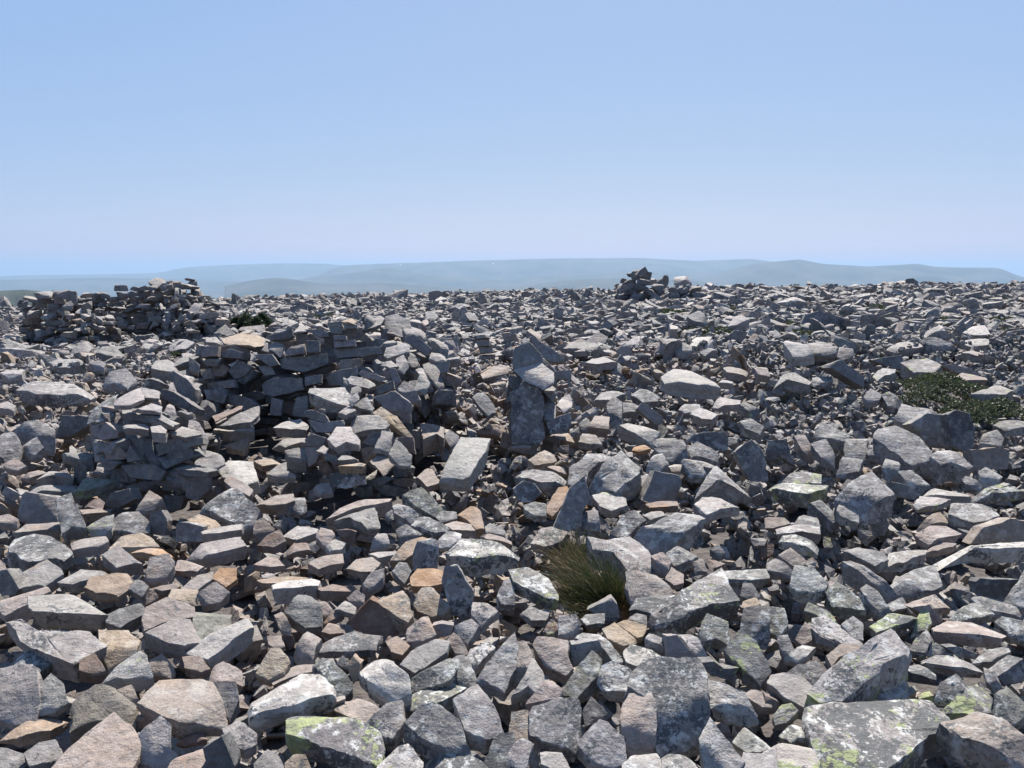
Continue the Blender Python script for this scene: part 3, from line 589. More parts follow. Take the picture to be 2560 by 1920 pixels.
# ------------------------------------------------------------------ ground
def terr(x, y):
    x = np.asarray(x, float); y = np.asarray(y, float)
    r = np.sqrt(x*x+y*y)
    t = np.clip((y-3)/16, 0, 1); t = t*t*(3-2*t)
    z = -0.0045*y + 0.0245*x*t
    p = np.stack([x*.13, y*.13, 0*x], -1)
    z = z + 0.16*vnoise(p)*np.clip((r-7)/12, 0, 1) + 0.06*vnoise(p*3.1)*np.clip((r-5)/8, 0, 1)
    e = np.maximum(r-50, 0)
    z = z - e*e*0.0016/(1+e*0.006) - 0.10*np.maximum(e-90, 0)
    return z
def hit(u, v):
    d = ray(u, v); t = 1.0
    lo, hi = .8, 70.
    for k in range(400):
        t = .8*(1.012**k)
        p = d*t
        if p[2]+CAMH < terr(p[0], p[1]) or t > 60: break
    return d[1]*t

# ------------------------------------------------------------------ materials
def newmat(name):
    m = bpy.data.materials.new(name); m.use_nodes = True
    nt = m.node_tree; nt.nodes.clear()
    return m, nt, nt.nodes, nt.links
def node(ns, t, **k):
    n = ns.new(t)
    for a, b in k.items():
        if a.startswith('_'): n.inputs[a[1:].replace('_', ' ')].default_value = b
        else: setattr(n, a, b)
    return n
def rock_material():
    m, nt, ns, L = newmat('quartzite')
    out = node(ns, 'ShaderNodeOutputMaterial'); b = node(ns, 'ShaderNodeBsdfPrincipled'); L.new(b.outputs[0], out.inputs[0])
    b.inputs['Roughness'].default_value = .8
    b.inputs['Specular IOR Level'].default_value = .35
    geo = node(ns, 'ShaderNodeNewGeometry')
    tint = node(ns, 'ShaderNodeAttribute', attribute_name='tint'); lic = node(ns, 'ShaderNodeAttribute', attribute_name='lic')
    def noise(sc, det, rough=.55, off=0, dist=0):
        n = node(ns, 'ShaderNodeTexNoise'); n.inputs['Scale'].default_value = sc; n.inputs['Detail'].default_value = det
        n.inputs['Roughness'].default_value = rough; n.inputs['Distortion'].default_value = dist
        v = node(ns, 'ShaderNodeVectorMath', operation='ADD'); v.inputs[1].default_value = (off, off*1.7, -off)
        L.new(geo.outputs['Position'], v.inputs[0]); L.new(v.outputs[0], n.inputs['Vector']); return n.outputs['Fac']
    def math_(op, a, bb, c=None, clamp=False):
        n = node(ns, 'ShaderNodeMath', operation=op); n.use_clamp = clamp
        for i, q in enumerate((a, bb, c)):
            if q is None: continue
            if isinstance(q, (int, float)): n.inputs[i].default_value = q
            else: L.new(q, n.inputs[i])
        return n.outputs[0]
    def mr(v, a, bb, c, d):
        n = node(ns, 'ShaderNodeMapRange'); 
        for i, q in enumerate((v, a, bb, c, d)):
            if isinstance(q, (int, float)): n.inputs[i].default_value = q
            else: L.new(q, n.inputs[i])
        return n.outputs[0]
    def mix(fac, a, bb, bt='MIX'):
        n = node(ns, 'ShaderNodeMix', data_type='RGBA', blend_type=bt)
        for i, q in ((0, fac), (6, a), (7, bb)):
            if isinstance(q, (int, float)): n.inputs[i].default_value = q
            elif isinstance(q, tuple): n.inputs[i].default_value = (*q, 1)
            else: L.new(q, n.inputs[i])
        return n.outputs[2]
    sep = node(ns, 'ShaderNodeSeparateColor'); L.new(lic.outputs['Color'], sep.inputs[0])
    lb, lg, rnd = sep.outputs[0], sep.outputs[1], sep.outputs[2]     # black crust, green lichen, random
    n1 = noise(3.2, 4, .6, 1); n2 = noise(26, 6, .65, 5); n3 = noise(130, 4, .6, 9)
    base = mix(mr(n1, .35, .65, .0, .38), tint.outputs['Color'], (.27, .25, .245))
    v2 = mr(n2, .3, .7, .72, 1.24); v3 = mr(n3, .3, .7, .86, 1.14)
    vv = math_('MULTIPLY', v2, v3)
    cc = node(ns, 'ShaderNodeCombineColor'); [L.new(vv, cc.inputs[i]) for i in range(3)]
    base = mix(1.0, base, cc.outputs[0], 'MULTIPLY')
    # iron staining on fresh faces
    n4 = noise(5.5, 5, .6, 23, .6)
    fresh = math_('SUBTRACT', 1.0, math_('MULTIPLY', lb, 2.2, clamp=True), clamp=True)
    base = mix(math_('MULTIPLY', mr(n4, .60, .72, 0, .34), fresh), base, (.36, .215, .11))
    # pale crust lichen
    n5 = noise(17, 7, .68, 31)
    base = mix(math_('MULTIPLY', mr(n5, .50, .60, 0, .75), math_('MULTIPLY', lb, 1.2, clamp=True)), base, (.47, .475, .455))
    # black crust
    n6 = noise(58, 6, .66, 41); n7 = noise(7, 4, .6, 47)
    sel = math_('ADD', n6, math_('MULTIPLY', math_('SUBTRACT', n7, .5), 1.1))
    thr = mr(lb, 0, 1, .73, .445)
    blk = mr(math_('SUBTRACT', sel, thr), 0, .045, 0, .9)
    base = mix(blk, base, (.055, .058, .06))
    n8 = noise(42, 6, .65, 61); n9 = noise(6.0, 3, .5, 67)
    gsel = math_('ADD', math_('MULTIPLY', n8, .6), math_('MULTIPLY', n9, .8))
    gthr = mr(lg, 0, 1, .96, .735)
    grn = mr(math_('SUBTRACT', gsel, gthr), 0, .025, 0, .8)
    gcol = mix(mr(n2, .4, .6, 0, 1), (.16, .18, .095), (.25, .28, .12))
    base = mix(grn, base, gcol)
    L.new(base, b.inputs['Base Color'])
    h = math_('ADD', math_('MULTIPLY', n2, .009), math_('MULTIPLY', n3, .0028))
    h = math_('ADD', h, math_('MULTIPLY', noise(9, 7, .72, 71, 0), .020))
    # bedding
    mp = node(ns, 'ShaderNodeMapping'); mp.inputs['Scale'].default_value = (4, 4, 42); mp.inputs['Rotation'].default_value = (.25, .15, 0)
    L.new(geo.outputs['Position'], mp.inputs[0])
    nb = node(ns, 'ShaderNodeTexNoise'); nb.inputs['Scale'].default_value = 1.0; nb.inputs['Detail'].default_value = 4
    L.new(mp.outputs[0], nb.inputs['Vector'])
    h = math_('ADD', h, math_('MULTIPLY', nb.outputs['Fac'], .010))
    bp = node(ns, 'ShaderNodeBump'); bp.inputs['Strength'].default_value = .85; bp.inputs['Distance'].default_value = 1.0
    L.new(h, bp.inputs['Height']); L.new(bp.outputs[0], b.inputs['Normal'])
    return m
ROCK = rock_material()

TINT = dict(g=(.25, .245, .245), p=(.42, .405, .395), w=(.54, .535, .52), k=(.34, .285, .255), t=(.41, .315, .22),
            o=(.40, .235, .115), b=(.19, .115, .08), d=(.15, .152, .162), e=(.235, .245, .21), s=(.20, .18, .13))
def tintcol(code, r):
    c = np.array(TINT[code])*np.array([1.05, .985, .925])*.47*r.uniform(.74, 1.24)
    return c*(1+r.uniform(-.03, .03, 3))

# ------------------------------------------------------------------ mesh helpers
def make_mesh(name, V, Fv, cols=None, lic=None, sharp=None, flat=False):
    """V Nx3, Fv list of (M,k) int arrays"""
    me = bpy.data.meshes.new(name)
    V = np.asarray(V, np.float32)
    nl = sum(f.size for f in Fv); nf = sum(len(f) for f in Fv)
    me.vertices.add(len(V)); me.vertices.foreach_set('co', V.ravel())
    me.loops.add(nl); me.loops.foreach_set('vertex_index', np.concatenate([f.ravel() for f in Fv]).astype(np.int32))
    tot = np.concatenate([np.full(len(f), f.shape[1]) for f in Fv]).astype(np.int32)
    me.polygons.add(nf)
    me.polygons.foreach_set('loop_start', (np.cumsum(tot)-tot).astype(np.int32))
    me.update(calc_edges=True)
    if not flat: me.shade_smooth()
    else: me.shade_flat()
    for nm, arr in (('tint', cols), ('lic', lic)):
        if arr is None: continue
        at = me.color_attributes.new(nm, 'FLOAT_COLOR', 'POINT')
        a = np.ones((len(V), 4), np.float32); a[:, :3] = arr
        at.data.foreach_set('color', a.ravel())
    if sharp is not None:
        me.set_sharp_from_angle(angle=math.radians(sharp))
    return me
def link(name, me, mat=ROCK, parent=None, loc=None):
    o = bpy.data.objects.new(name, me); C.objects.link(o)
    if mat and not me.materials: me.materials.append(mat)
    if parent: o.parent = parent
    if loc is not None: o.location = loc
    return o

def slab(top, bot, M=44, r=None, rough=1.0, sides=4, cuts=(2, 6)):
    """closed rocky slab between two outlines with the same number of corners; returns V, quads, tris"""
    top = np.asarray(top, float); bot = np.asarray(bot, float); n = len(top)
    per = np.linalg.norm(np.roll(top, -1, 0)-top, axis=1)
    cnt = np.maximum(1, np.round(per/per.sum()*M).astype(int)); M = int(cnt.sum())
    T = []; B = []
    for i in range(n):
        for k in range(cnt[i]):
            t = k/cnt[i]; T.append(top[i]*(1-t)+top[(i+1) % n]*t); B.append(bot[i]*(1-t)+bot[(i+1) % n]*t)
    T = np.array(T); B = np.array(B)
    ct, cb = T.mean(0), B.mean(0)
    size = math.sqrt(per.sum()**2/16); th = np.linalg.norm(cb-ct)
    q = np.roll(T, -1, 0); nrm = np.cross(T-ct, q-ct).sum(0); nrm /= np.linalg.norm(nrm)+1e-9
    ax = (ct-cb)/(th+1e-9)
    if nrm @ ax < 0: nrm = -nrm
    off = r.uniform(0, 60, 3)
    # ragged outline
    rad = T-ct; radn = rad/(np.linalg.norm(rad, axis=1, keepdims=True)+1e-9)
    fq = 4/size
    T = T + radn*(.042*size*rough*fbm(T*fq+off, 4))[:, None]
    B = B + radn*(.07*size*rough*fbm(B*fq+off+9, 3))[:, None]
    bev = min(.016*size, .10*th)
    rings = []
    def capring(P, c, f, nn, amp, ph):
        R = c+(P-c)*f
        R = R + nn*(amp*size*rough*(fbm(R*(2.2/size)+off+ph, 2)+.45*fbm(R*(9/size)+off+ph, 2)))[:, None]
        return R
    # random facet planes on the cap (stepped, tilted breaks)
    pl = []
    for k in range(r.integers(*cuts)):
        a = r.uniform(0, 2*math.pi); u = radn[int(a/(2*math.pi)*len(radn)) % len(radn)]
        d = u*r.uniform(.10, .75)+nrm*1.0; d /= np.linalg.norm(d)
        ext = ((T-ct) @ u).max()
        pl.append((d, (ct+u*ext*r.uniform(.2, .85)) @ d))
    ctop = ct+nrm*(.03*size*rough*r.uniform(-.6, 1))
    for f in (.30, .55, .76, .90):
        rings.append(capring(T, ctop, f, nrm, .030, 0))
    rings.append(capring(T, ctop, .975, nrm, .02, 0))
    rings.append(T - ax*bev)
    for s in range(1, sides):
        t = s/sides
        R = T*(1-t)+B*t
        R = R + radn*(.035*size*rough*fbm(R*(3.5/size)+off+20, 3))[:, None]
        bed = vnoise(np.stack([np.full(len(R), 0.), np.full(len(R), off[0]), (R @ ax)*(9/size)+off[1]], -1))
        R = R + radn*(.035*size*rough*np.round(bed*2.5)/2.5)[:, None]
        rings.append(R)
    rings.append(B + ax*bev)
    rings.append(cb+(B-cb)*.93)
    rings.append(capring(B, cb, .5, -nrm, .03, 40))
    V = np.concatenate([ctop[None]+nrm*0] + rings + [cb[None]])
    # cut by the facet planes
    for d, o in pl:
        h = V @ d - o
        m = (h > 0)
        V[m] -= d*(h[m]*.92)[:, None]
    K = len(rings); i = np.arange(M); j = (i+1) % M
    tris = [np.stack([np.zeros(M, int), 1+i, 1+j], -1)]
    last = 1+K*M
    tris.append(np.stack([np.full(M, last), 1+(K-1)*M+j, 1+(K-1)*M+i], -1))
    quads = []
    for k in range(K-1):
        a = 1+k*M; b = a+M
        quads.append(np.stack([a+i, b+i, b+j, a+j], -1))
    tris = np.concatenate(tris); quads = np.concatenate(quads)
    # orientation
    vol = 0
    a, b, c = V[tris[:, 0]], V[tris[:, 1]], V[tris[:, 2]]
    if (np.cross(b[:M]-a[:M], c[:M]-a[:M]).sum(0) @ nrm) < 0:
        tris = tris[:, ::-1].copy(); quads = quads[:, ::-1].copy()
    return V, quads, tris

# ------------------------------------------------------------------ traced rocks
SUNEL = 52.0; SUNAZ = 9.0
def parse(txt):
    out = []; ox = oy = 0; sc = 1
    for ln in txt.strip().splitlines():
        ln = ln.strip()
        if not ln: continue
        if ln[0] == '@':
            ox, oy, sc = map(float, ln[1:].split(',')); continue
        a = ln.split('|'); h = a[0].split()
        pts = np.array([[float(q) for q in s.split(',')] for s in a[1].split()])
        pts = pts/sc + [ox, oy]
        if len(h) == 4: pts = pts.mean(0)+(pts-pts.mean(0))*1.07
        d = dict(kind=h[0], tint=h[1], lic=int(h[2]), th=float(h[3])/sc, pts=pts, label=a[2] if len(a) > 2 else '', y=None, P=None)
        for t in h[4:]:
            if t[0] == 'y': d['y'] = float(t[1:])
            elif t[0] == 'P': d['P'] = t[1]
        out.append(d)
    return out
def build_traced(d, r):
    p = d['pts']; u0, u1 = p[:, 0].min(), p[:, 0].max(); v0, v1 = p[:, 1].min(), p[:, 1].max()
    uc = (u0+u1)/2
    vc = v1 + (d['th'] if d['kind'] != 'F' else 0)
    y = d['y'] or hit(uc, min(vc, 2150))
    dr = ray(uc, v1); s = y/dr[1]; P0 = dr*s+[0, 0, CAMH]
    depth = y*cp-(P0[2]-CAMH)*sp
    W = (u1-u0)*depth/F; H = (v1-v0)*depth/F
    e = math.asin(-dr[2]/np.linalg.norm(dr))
    if d['kind'] == 'T':
        D = .75*W; tau = math.asin(min(.999, H/max(D, 1e-3)))-e
        tau = min(max(tau, math.radians(-2)), math.radians(16))
    elif d['kind'] == 'M':
        D = .8*max(W, .5*H); tau = math.asin(min(.999, H/max(D, 1e-3)))-e
        tau = min(max(tau, math.radians(14)), math.radians(33+r.uniform(-4, 4)))
    else:
        tau = math.radians(70+r.uniform(-6, 8))
    roll = math.radians(r.uniform(-9, 9))
    n = np.array([math.sin(roll), -math.sin(tau), math.cos(tau)]); n /= np.linalg.norm(n)
    rr = ray(p[:, 0], p[:, 1]); o = np.array([0, 0, CAMH])
    t = ((P0-o) @ n)/(rr @ n)
    top = o+rr*t[:, None]
    c = top.mean(0)
    if d['kind'] == 'F':
        th = .42*min(W, 1.4*H)+.04
        sh = np.array([r.uniform(-.1, .1), .97, -.28])*th
        bot = c+(top-c)*r.uniform(.86, .98)+sh
    else:
        ext = H/max(.2, math.sin(e+tau))
        thm = d['th']*depth/F/math.cos(e)
        th = thm if d['y'] else max(thm, .34*min(W, ext))
        lean = r.uniform(.10, .34) if d['kind'] == 'T' else r.uniform(.05, .25)
        sh = np.array([r.uniform(-.1, .1)*th, lean*th, -th])
        bot = c+(top-c)*r.uniform(.86, .99)+sh
        if d['kind'] == 'M' and not d['y']:   # thick body under a tilted face
            bot = bot.copy(); bot[:, 2] = bot[:, 2]*.55+(bot[:, 2].min())*.45
    px = (u1-u0+v1-v0)*.4
    M = int(min(64, max(20, px/2.4)))
    V, Q, T3 = slab(top, bot, M, r, rough=(.45 if d['P'] == 'C' else {'T': .8, 'M': 1.0, 'F': .7}[d['kind']]), cuts={'T': (1, 3), 'M': (2, 5), 'F': (1, 3)}[d['kind']])
    d['area'] = .5*abs(np.dot(p[:, 0], np.roll(p[:, 1], 1))-np.dot(p[:, 1], np.roll(p[:, 0], 1)))+d['th']*(u1-u0)*.8
    d['V'], d['Q'], d['T'] = V, Q, T3
    d['top'] = top; d['bot'] = bot; d['yc'] = y
    l = d['lic']/9.
    gl = l*.55*(1.0 if d['tint'] in 'we' or d['lic'] >= 7 else .5)
    if d['tint'] == 'e': gl = max(gl, .45)
    lab = d['label']
    if 'lime' in lab or 'yellow-green' in lab or 'moss-green' in lab or 'bright green' in lab: gl = .95
    elif 'green' in lab and 'behind' not in lab: gl = max(gl, .6)
    if lab.startswith('huge pale'): gl = .6
    gl *= .95
    d['attr'] = (l, gl, r.uniform())
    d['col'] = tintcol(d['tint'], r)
    return d
rocks = [build_traced(d, np.random.default_rng(100+i)) for i, d in enumerate(parse(SPEC))]
walls = [build_traced(d, np.random.default_rng(900+i)) for i, d in enumerate(parse(WALL))]

def traced_object(d, name, parent=None, base=None):
    V = d['V']; o0 = np.array([V[:, 0].mean(), V[:, 1].mean(), V[:, 2].min()]) if base is None else base
    n = len(V)
    me = make_mesh(name, V-o0, [d['Q'], d['T']], np.tile(d['col'], (n, 1)), np.tile(d['attr'], (n, 1)), sharp=26)
    return link(name, me, ROCK, parent, o0 if parent is None else o0-np.array(parent.location))

# ------------------------------------------------------------------ library rocks (unit size)
def lib_rock(r, M, sides, flat=.4):
    n = r.integers(3, 7)
    a = np.sort((np.arange(n)+r.uniform(-.28, .28, n))/n*2*math.pi)
    rad = r.uniform(.75, 1.12, n)
    asp = r.uniform(.32, .85)
    top = np.stack([np.cos(a)*rad*.5, np.sin(a)*rad*.5*asp, np.full(n, flat/2)], -1)
    bot = top*[1, 1, -1]; s = r.uniform(.7, 1.08); bot[:, :2] = bot[:, :2]*s+r.uniform(-.1, .1, 2)
    # wedge
    g = r.uniform(-.7, .7, 2)*flat
    top[:, 2] += top[:, :2] @ g*1.6
    bot[:, 2] = np.minimum(bot[:, 2], top[:, 2]-.08)
    V, Q, T = slab(top, bot, M, r, rough=.9, sides=sides)
    for k in range(r.integers(2, 6)):       # broken corners
        d = r.normal(size=3); d[2] = d[2]*.6+.25; d /= np.linalg.norm(d)
        h = V @ d; o = h.max()*r.uniform(.55, .88)
        m = h > o; V[m] -= d*((h[m]-o)*.95)[:, None]
    V -= [V[:, 0].mean(), V[:, 1].mean(), (V[:, 2].max()+V[:, 2].min())/2]
    return V, Q, T
def rotmats(rx, ry, rz):
    cx, sx, cy, sy, cz, sz = np.cos(rx), np.sin(rx), np.cos(ry), np.sin(ry), np.cos(rz), np.sin(rz)
    R = np.zeros((len(rx), 3, 3))
    R[:, 0, 0] = cy*cz; R[:, 0, 1] = sx*sy*cz-cx*sz; R[:, 0, 2] = cx*sy*cz+sx*sz
    R[:, 1, 0] = cy*sz; R[:, 1, 1] = sx*sy*sz+cx*cz; R[:, 1, 2] = cx*sy*sz-sx*cz
    R[:, 2, 0] = -sy; R[:, 2, 1] = sx*cy; R[:, 2, 2] = cx*cy
    return R
class Bag:
    def __init__(s): s.V = []; s.Q = []; s.T = []; s.C = []; s.L = []; s.n = 0
    def add(s, V, Q, T, col, lic):
        s.V.append(V); s.Q.append(Q+s.n); s.T.append(T+s.n); s.n += len(V)
        s.C.append(np.tile(col, (len(V), 1))); s.L.append(np.tile(lic, (len(V), 1)))
    def mesh(s, name, **k):
        return make_mesh(name, np.concatenate(s.V), [np.concatenate(s.Q), np.concatenate(s.T)], np.concatenate(s.C), np.concatenate(s.L), **k)
lr = np.random.default_rng(77)
LIBN = [lib_rock(lr, 18, 3, lr.uniform(.14, .5)) for _ in range(64)]
LIBF = [lib_rock(lr, 9, 2, lr.uniform(.16, .5)) for _ in range(36)]

def lib_chip(r):
    n = 5; a = np.sort((np.arange(n)+r.uniform(-.35, .35, n))/n*2*math.pi); rad = r.uniform(.35, .55, n)
    t = np.stack([np.cos(a)*rad, np.sin(a)*rad, .2+r.uniform(-.1, .1, n)], -1); b = t*[r.uniform(.6, 1.1), r.uniform(.6, 1.1), -1]
    V = np.concatenate([t, b, [t.mean(0)+[0, 0, r.uniform(0, .06)], b.mean(0)]]); i = np.arange(n); j = (i+1) % n
    return V, np.stack([i, i+n, j+n, j], -1), np.concatenate([np.stack([i, j, np.full(n, 10)], -1), np.stack([j+n, i+n, np.full(n, 11)], -1)])
LIBC = [lib_chip(lr) for _ in range(40)]
# ------------------------------------------------------------------ where things are, for placement
# coverage map of the hand-shaped rocks: nearest depth per 4-px cell
GW, GH = 640, 480
cov = np.full((GH, GW), 1e9)
def dense(V, Q, k=4):
    P = []
    for a in np.arange(k)/k:
        q0 = V[Q[:, 0]]*(1-a)+V[Q[:, 1]]*a; q1 = V[Q[:, 3]]*(1-a)+V[Q[:, 2]]*a
        for b in np.arange(k+1)/k: P.append(q0*(1-b)+q1*b)
    return np.concatenate(P)
def splat_cov(d):
    u, v, dd = proj(dense(d['V'], d['Q']))
    vmax = d['pts'][:, 1].max()+d['th']+6
    gi = (v/4).astype(int); gj = (u/4).astype(int)
    m = (gi >= 0) & (gi < GH) & (gj >= 0) & (gj < GW) & (v < vmax)
    np.minimum.at(cov, (gi[m], gj[m]), dd[m])
for d in rocks+walls: splat_cov(d)
# vegetation openings (photo px: cx, cy, rx, ry)
VEG = [(2385, 968, 80, 26), (2350, 1002, 60, 20), (2510, 1026, 75, 28), (2440, 1045, 34, 24), (1728, 838, 42, 14), (1815, 830, 20, 10), (1760, 828, 60, 10),
       (2000, 838, 55, 15), (2080, 842, 50, 12), (1975, 815, 30, 8), (2385, 745, 42, 13), (2190, 773, 28, 9), (1680, 783, 40, 10), (1850, 775, 40, 9),
       (1960, 808, 22, 7), (2510, 802, 30, 8), (2525, 830, 30, 7), (790, 795, 38, 9), (705, 785, 22, 6), (420, 888, 22, 9), (560, 895, 14, 6), (2530, 715, 45, 11), (1860, 800, 30, 8), (2340, 800, 25, 6)]
vegw = []
for (u, v, a, b) in VEG:
    y = hit(u, v); y2 = hit(u, v-b); y1_ = hit(u, v+b)
    vegw.append(((u-CX)/F*y*1.0, y, a*y/F, max(.18, (y2-y1_)/2), terr((u-CX)/F*y, y)))
def in_veg(x, y, g=1.0):
    m = np.zeros(np.shape(x), bool)
    for (cx_, cy_, a, b, z) in vegw: m |= ((x-cx_)/(a*g))**2+((y-cy_)/(b*g))**2 < 1
    return m
# shelter interior etc.: low floor
FLOOR = []

# ------------------------------------------------------------------ dry-stone walls
WN = {'L': ('stone_pile', 'crumbling stacked stone pile forming the left end of the near shelter', 'stone pile'),
      'R': ('stone_pile', 'leaning stacked stone pillar with a pale pointed block on top, in the middle foreground', 'stone pile'),
      'W': ('stone_wall', 'curved dry-stone shelter wall behind the two stone piles, inner face in deep shade', 'stone wall'),
      'C': ('standing_stone_cairn', 'narrow cairn of upright slabs with a tall shaded front slab, centre of the rubble', 'cairn'),
      'A': ('stone_wall', 'high ruined dry-stone shelter on the left skyline with a stone perched on its right end', 'stone wall'),
      'B': ('stone_pile', 'small low heap of stacked stones left of the big ruined shelter, flat slab on top', 'stone pile'),
      'D': ('stone_cairn', 'ragged far cairn with two humps on the skyline right of centre', 'cairn')}
parts = {k: [] for k in WN}
for d in walls:
    if d['P'] in parts: parts[d['P']].append((d['area'], 0, d))
def pile(key, path, width, seed, size=(.16, .42), back=0., hollow=None, thick=(.05, .15), lic=.15, tints='ggpkgd', jit=.05, fill=1.0):
    """courses of stones along a path of (x, y, ztop)"""
    r = np.random.default_rng(seed)
    path = np.array(path, float)
    seg = np.linalg.norm(np.diff(path[:, :2], axis=0), axis=1); cum = np.r_[0, np.cumsum(seg)]
    Ltot = cum[-1]; z = -.12
    zmax = path[:, 2].max()
    while z < zmax:
        ch = r.uniform(*thick)
        s = r.uniform(-.1, 0)
        while s < Ltot+.05:
            L_ = r.uniform(*size)
            t = min(max(s+L_/2, 0), Ltot)
            x = np.interp(t, cum, path[:, 0]); y = np.interp(t, cum, path[:, 1]); zt = np.interp(t, cum, path[:, 2])
            k = min(len(seg)-1, np.searchsorted(cum, t, side='right')-1); k = max(0, k)
            dx, dy = (path[k+1, :2]-path[k, :2])/(seg[k]+1e-9)
            zg = float(terr(x, y))
            frac = np.clip((z)/max(.2, zt), 0, 1)
            wloc = width*(1-.35*frac)
            if z+ch*.5 < zt+r.uniform(-.04, .05):
                for w in np.arange(-wloc/2, wloc/2+.01, max(.18, size[1]*.6)):
                    if r.uniform() > fill: continue
                    V, Q, T = LIBN[r.integers(len(LIBN))]
                    h = V[:, 2].max()-V[:, 2].min()
                    sc = np.array([L_*1.12, r.uniform(.7, 1.1)*L_*1.0, ch*1.15/h])
                    R = rotmats(np.array([r.normal()*.13]), np.array([r.normal()*.13+ (r.uniform() < .12)*.5]), np.array([math.atan2(dy, dx)+r.normal()*.22+(math.pi if r.uniform() < .5 else 0)]))[0]
                    c = np.array([x-dy*w+r.normal()*jit, y+dx*w+back+r.normal()*jit, zg+z+ch/2])
                    W_ = (V*sc) @ R.T + c
                    u, v, dd = proj(W_)
                    # leave the hand-shaped stones in front visible
                    gi = np.clip((v/4).astype(int), 0, GH-1); gj = np.clip((u/4).astype(int), 0, GW-1)
                    if ((cov[gi, gj] > dd+.02) & (cov[gi, gj] < 1e8)).mean() > .25: continue
                    col = tintcol(tints[r.integers(len(tints))], r)
                    parts[key].append((L_*ch*(F/y)**2, 1, (W_, Q, T, col, (lic*r.uniform(.3, 1.3), lic*r.uniform(0, .6), r.uniform()))))
            s += L_*r.uniform(.88, 1.02)
        z += ch*.92
def zat(v, y):     # world height seen at photo row v at distance y
    d = ray(CX, v); return CAMH + d[2]/d[1]*y
def xat(u, v, y):
    d = ray(u, v); return d[0]/d[1]*y
def pth(lst): return [(xat(u, v, y), y, zat(v, y)-float(terr(xat(u, v, y), y))) for u, v, y in lst]
pile('L', pth([(240, 1035, 5.75), (300, 985, 5.65), (360, 980, 5.6), (440, 1005, 5.55), (520, 1110, 5.5)]), .5, 1, (.18, .4))
pile('L', pth([(330, 965, 6.2), (400, 900, 6.5), (480, 870, 7.0)]), .4, 31, (.2, .45))
pile('R', pth([(760, 1040, 5.95), (820, 1025, 5.9), (900, 1020, 5.8), (980, 1000, 5.8)]), .4, 2, (.16, .34))
pile('W', pth([(470, 880, 7.4), (520, 850, 7.85), (600, 845, 8.05), (700, 835, 8.2), (790, 828, 8.25), (850, 812, 8.3), (960, 800, 8.35), (1030, 830, 8.1), (1080, 880, 7.6), (1100, 960, 6.9)]), .6, 3, (.2, .5), back=.12)
pile('W', pth([(900, 870, 7.4), (930, 900, 7.0), (950, 930, 6.6), (960, 960, 6.3)]), .5, 33, (.18, .4), back=.2)
pile('C', pth([(1290, 900, 6.95), (1375, 900, 6.95)]), .2, 4, (.14, .28))
pile('A', pth([(85, 755, 21.5), (125, 745, 21.8)]), .8, 51, (.22, .55), thick=(.09, .2), jit=.08)
parts['B'] = parts['A']; parts['A'] = []
pile('B', pth([(48, 765, 20.5), (62, 752, 20.6), (85, 751, 20.8), (105, 760, 21)]), .6, 5, (.22, .55), thick=(.09, .2), jit=.08)
pile('A', pth([(132, 728, 20.5), (150, 726, 20.6), (190, 742, 20.4), (225, 765, 19.8), (250, 795, 19.3)]), 1.1, 6, (.28, .75), thick=(.08, .22), jit=.13, fill=.9)
pile('A', pth([(205, 742, 22.3), (240, 735, 22.8), (290, 722, 23), (330, 722, 23), (380, 710, 22.9), (430, 714, 22.6), (455, 710, 22.2), (480, 712, 21.5), (492, 735, 20.8), (498, 775, 20.2)]), 1.2, 7, (.28, .75), thick=(.08, .22), jit=.13, fill=.9)
pile('A', pth([(440, 790, 19.6), (475, 775, 20), (495, 765, 20.4), (510, 800, 20)]), 1.0, 8, (.25, .6), thick=(.1, .22), jit=.09)
pile('D', pth([(1542, 718, 40), (1565, 690, 40), (1590, 681, 40), (1622, 679, 40), (1640, 705, 40)]), 1.6, 9, (.5, 1.1), thick=(.2, .42), jit=.18)
pile('D', pth([(1640, 705, 41), (1655, 702, 41), (1670, 706, 41), (1690, 700, 41), (1715, 706, 41), (1735, 722, 41)]), 1.4, 10, (.5, 1.0), thick=(.2, .4), jit=.18, fill=.85)
for (u, v, y, w, h, key) in [(478, 706, 21.5, .46, .24, 'A'), (474, 700, 21.5, .5, .08, 'A'), (440, 706, 22.4, .45, .2, 'A'), (300, 716, 23, .55, .2, 'A'), (77, 748, 20.7, .62, .1, 'B'),
                          (1664, 690, 41, .6, .6, 'D'), (1705, 695, 41, 1.3, .42, 'D'), (1642, 699, 41, .9, .25, 'D'), (1616, 681, 40, .8, .45, 'D'), (1590, 685, 40, 1.2, .25, 'D'), (150, 731, 20.4, .7, .5, 'A'), (172, 730, 20.2, .85, .42, 'A')]:
    r = np.random.default_rng(int(u)); V, Q, T = LIBN[r.integers(len(LIBN))]
    h0 = V[:, 2].max()-V[:, 2].min()
    W_ = (V*[w, w*.8, h/h0]) @ rotmats(np.array([r.normal()*.08]), np.array([r.normal()*.12]), np.array([r.uniform(-.4, .4)]))[0].T+[xat(u, v, y), y, zat(v, y)-h/2+.05]
    parts[key].append((w*h*(F/y)**2*5, 1, (W_, Q, T, tintcol('gpgk'[r.integers(4)], r), (.1, .05, .5))))
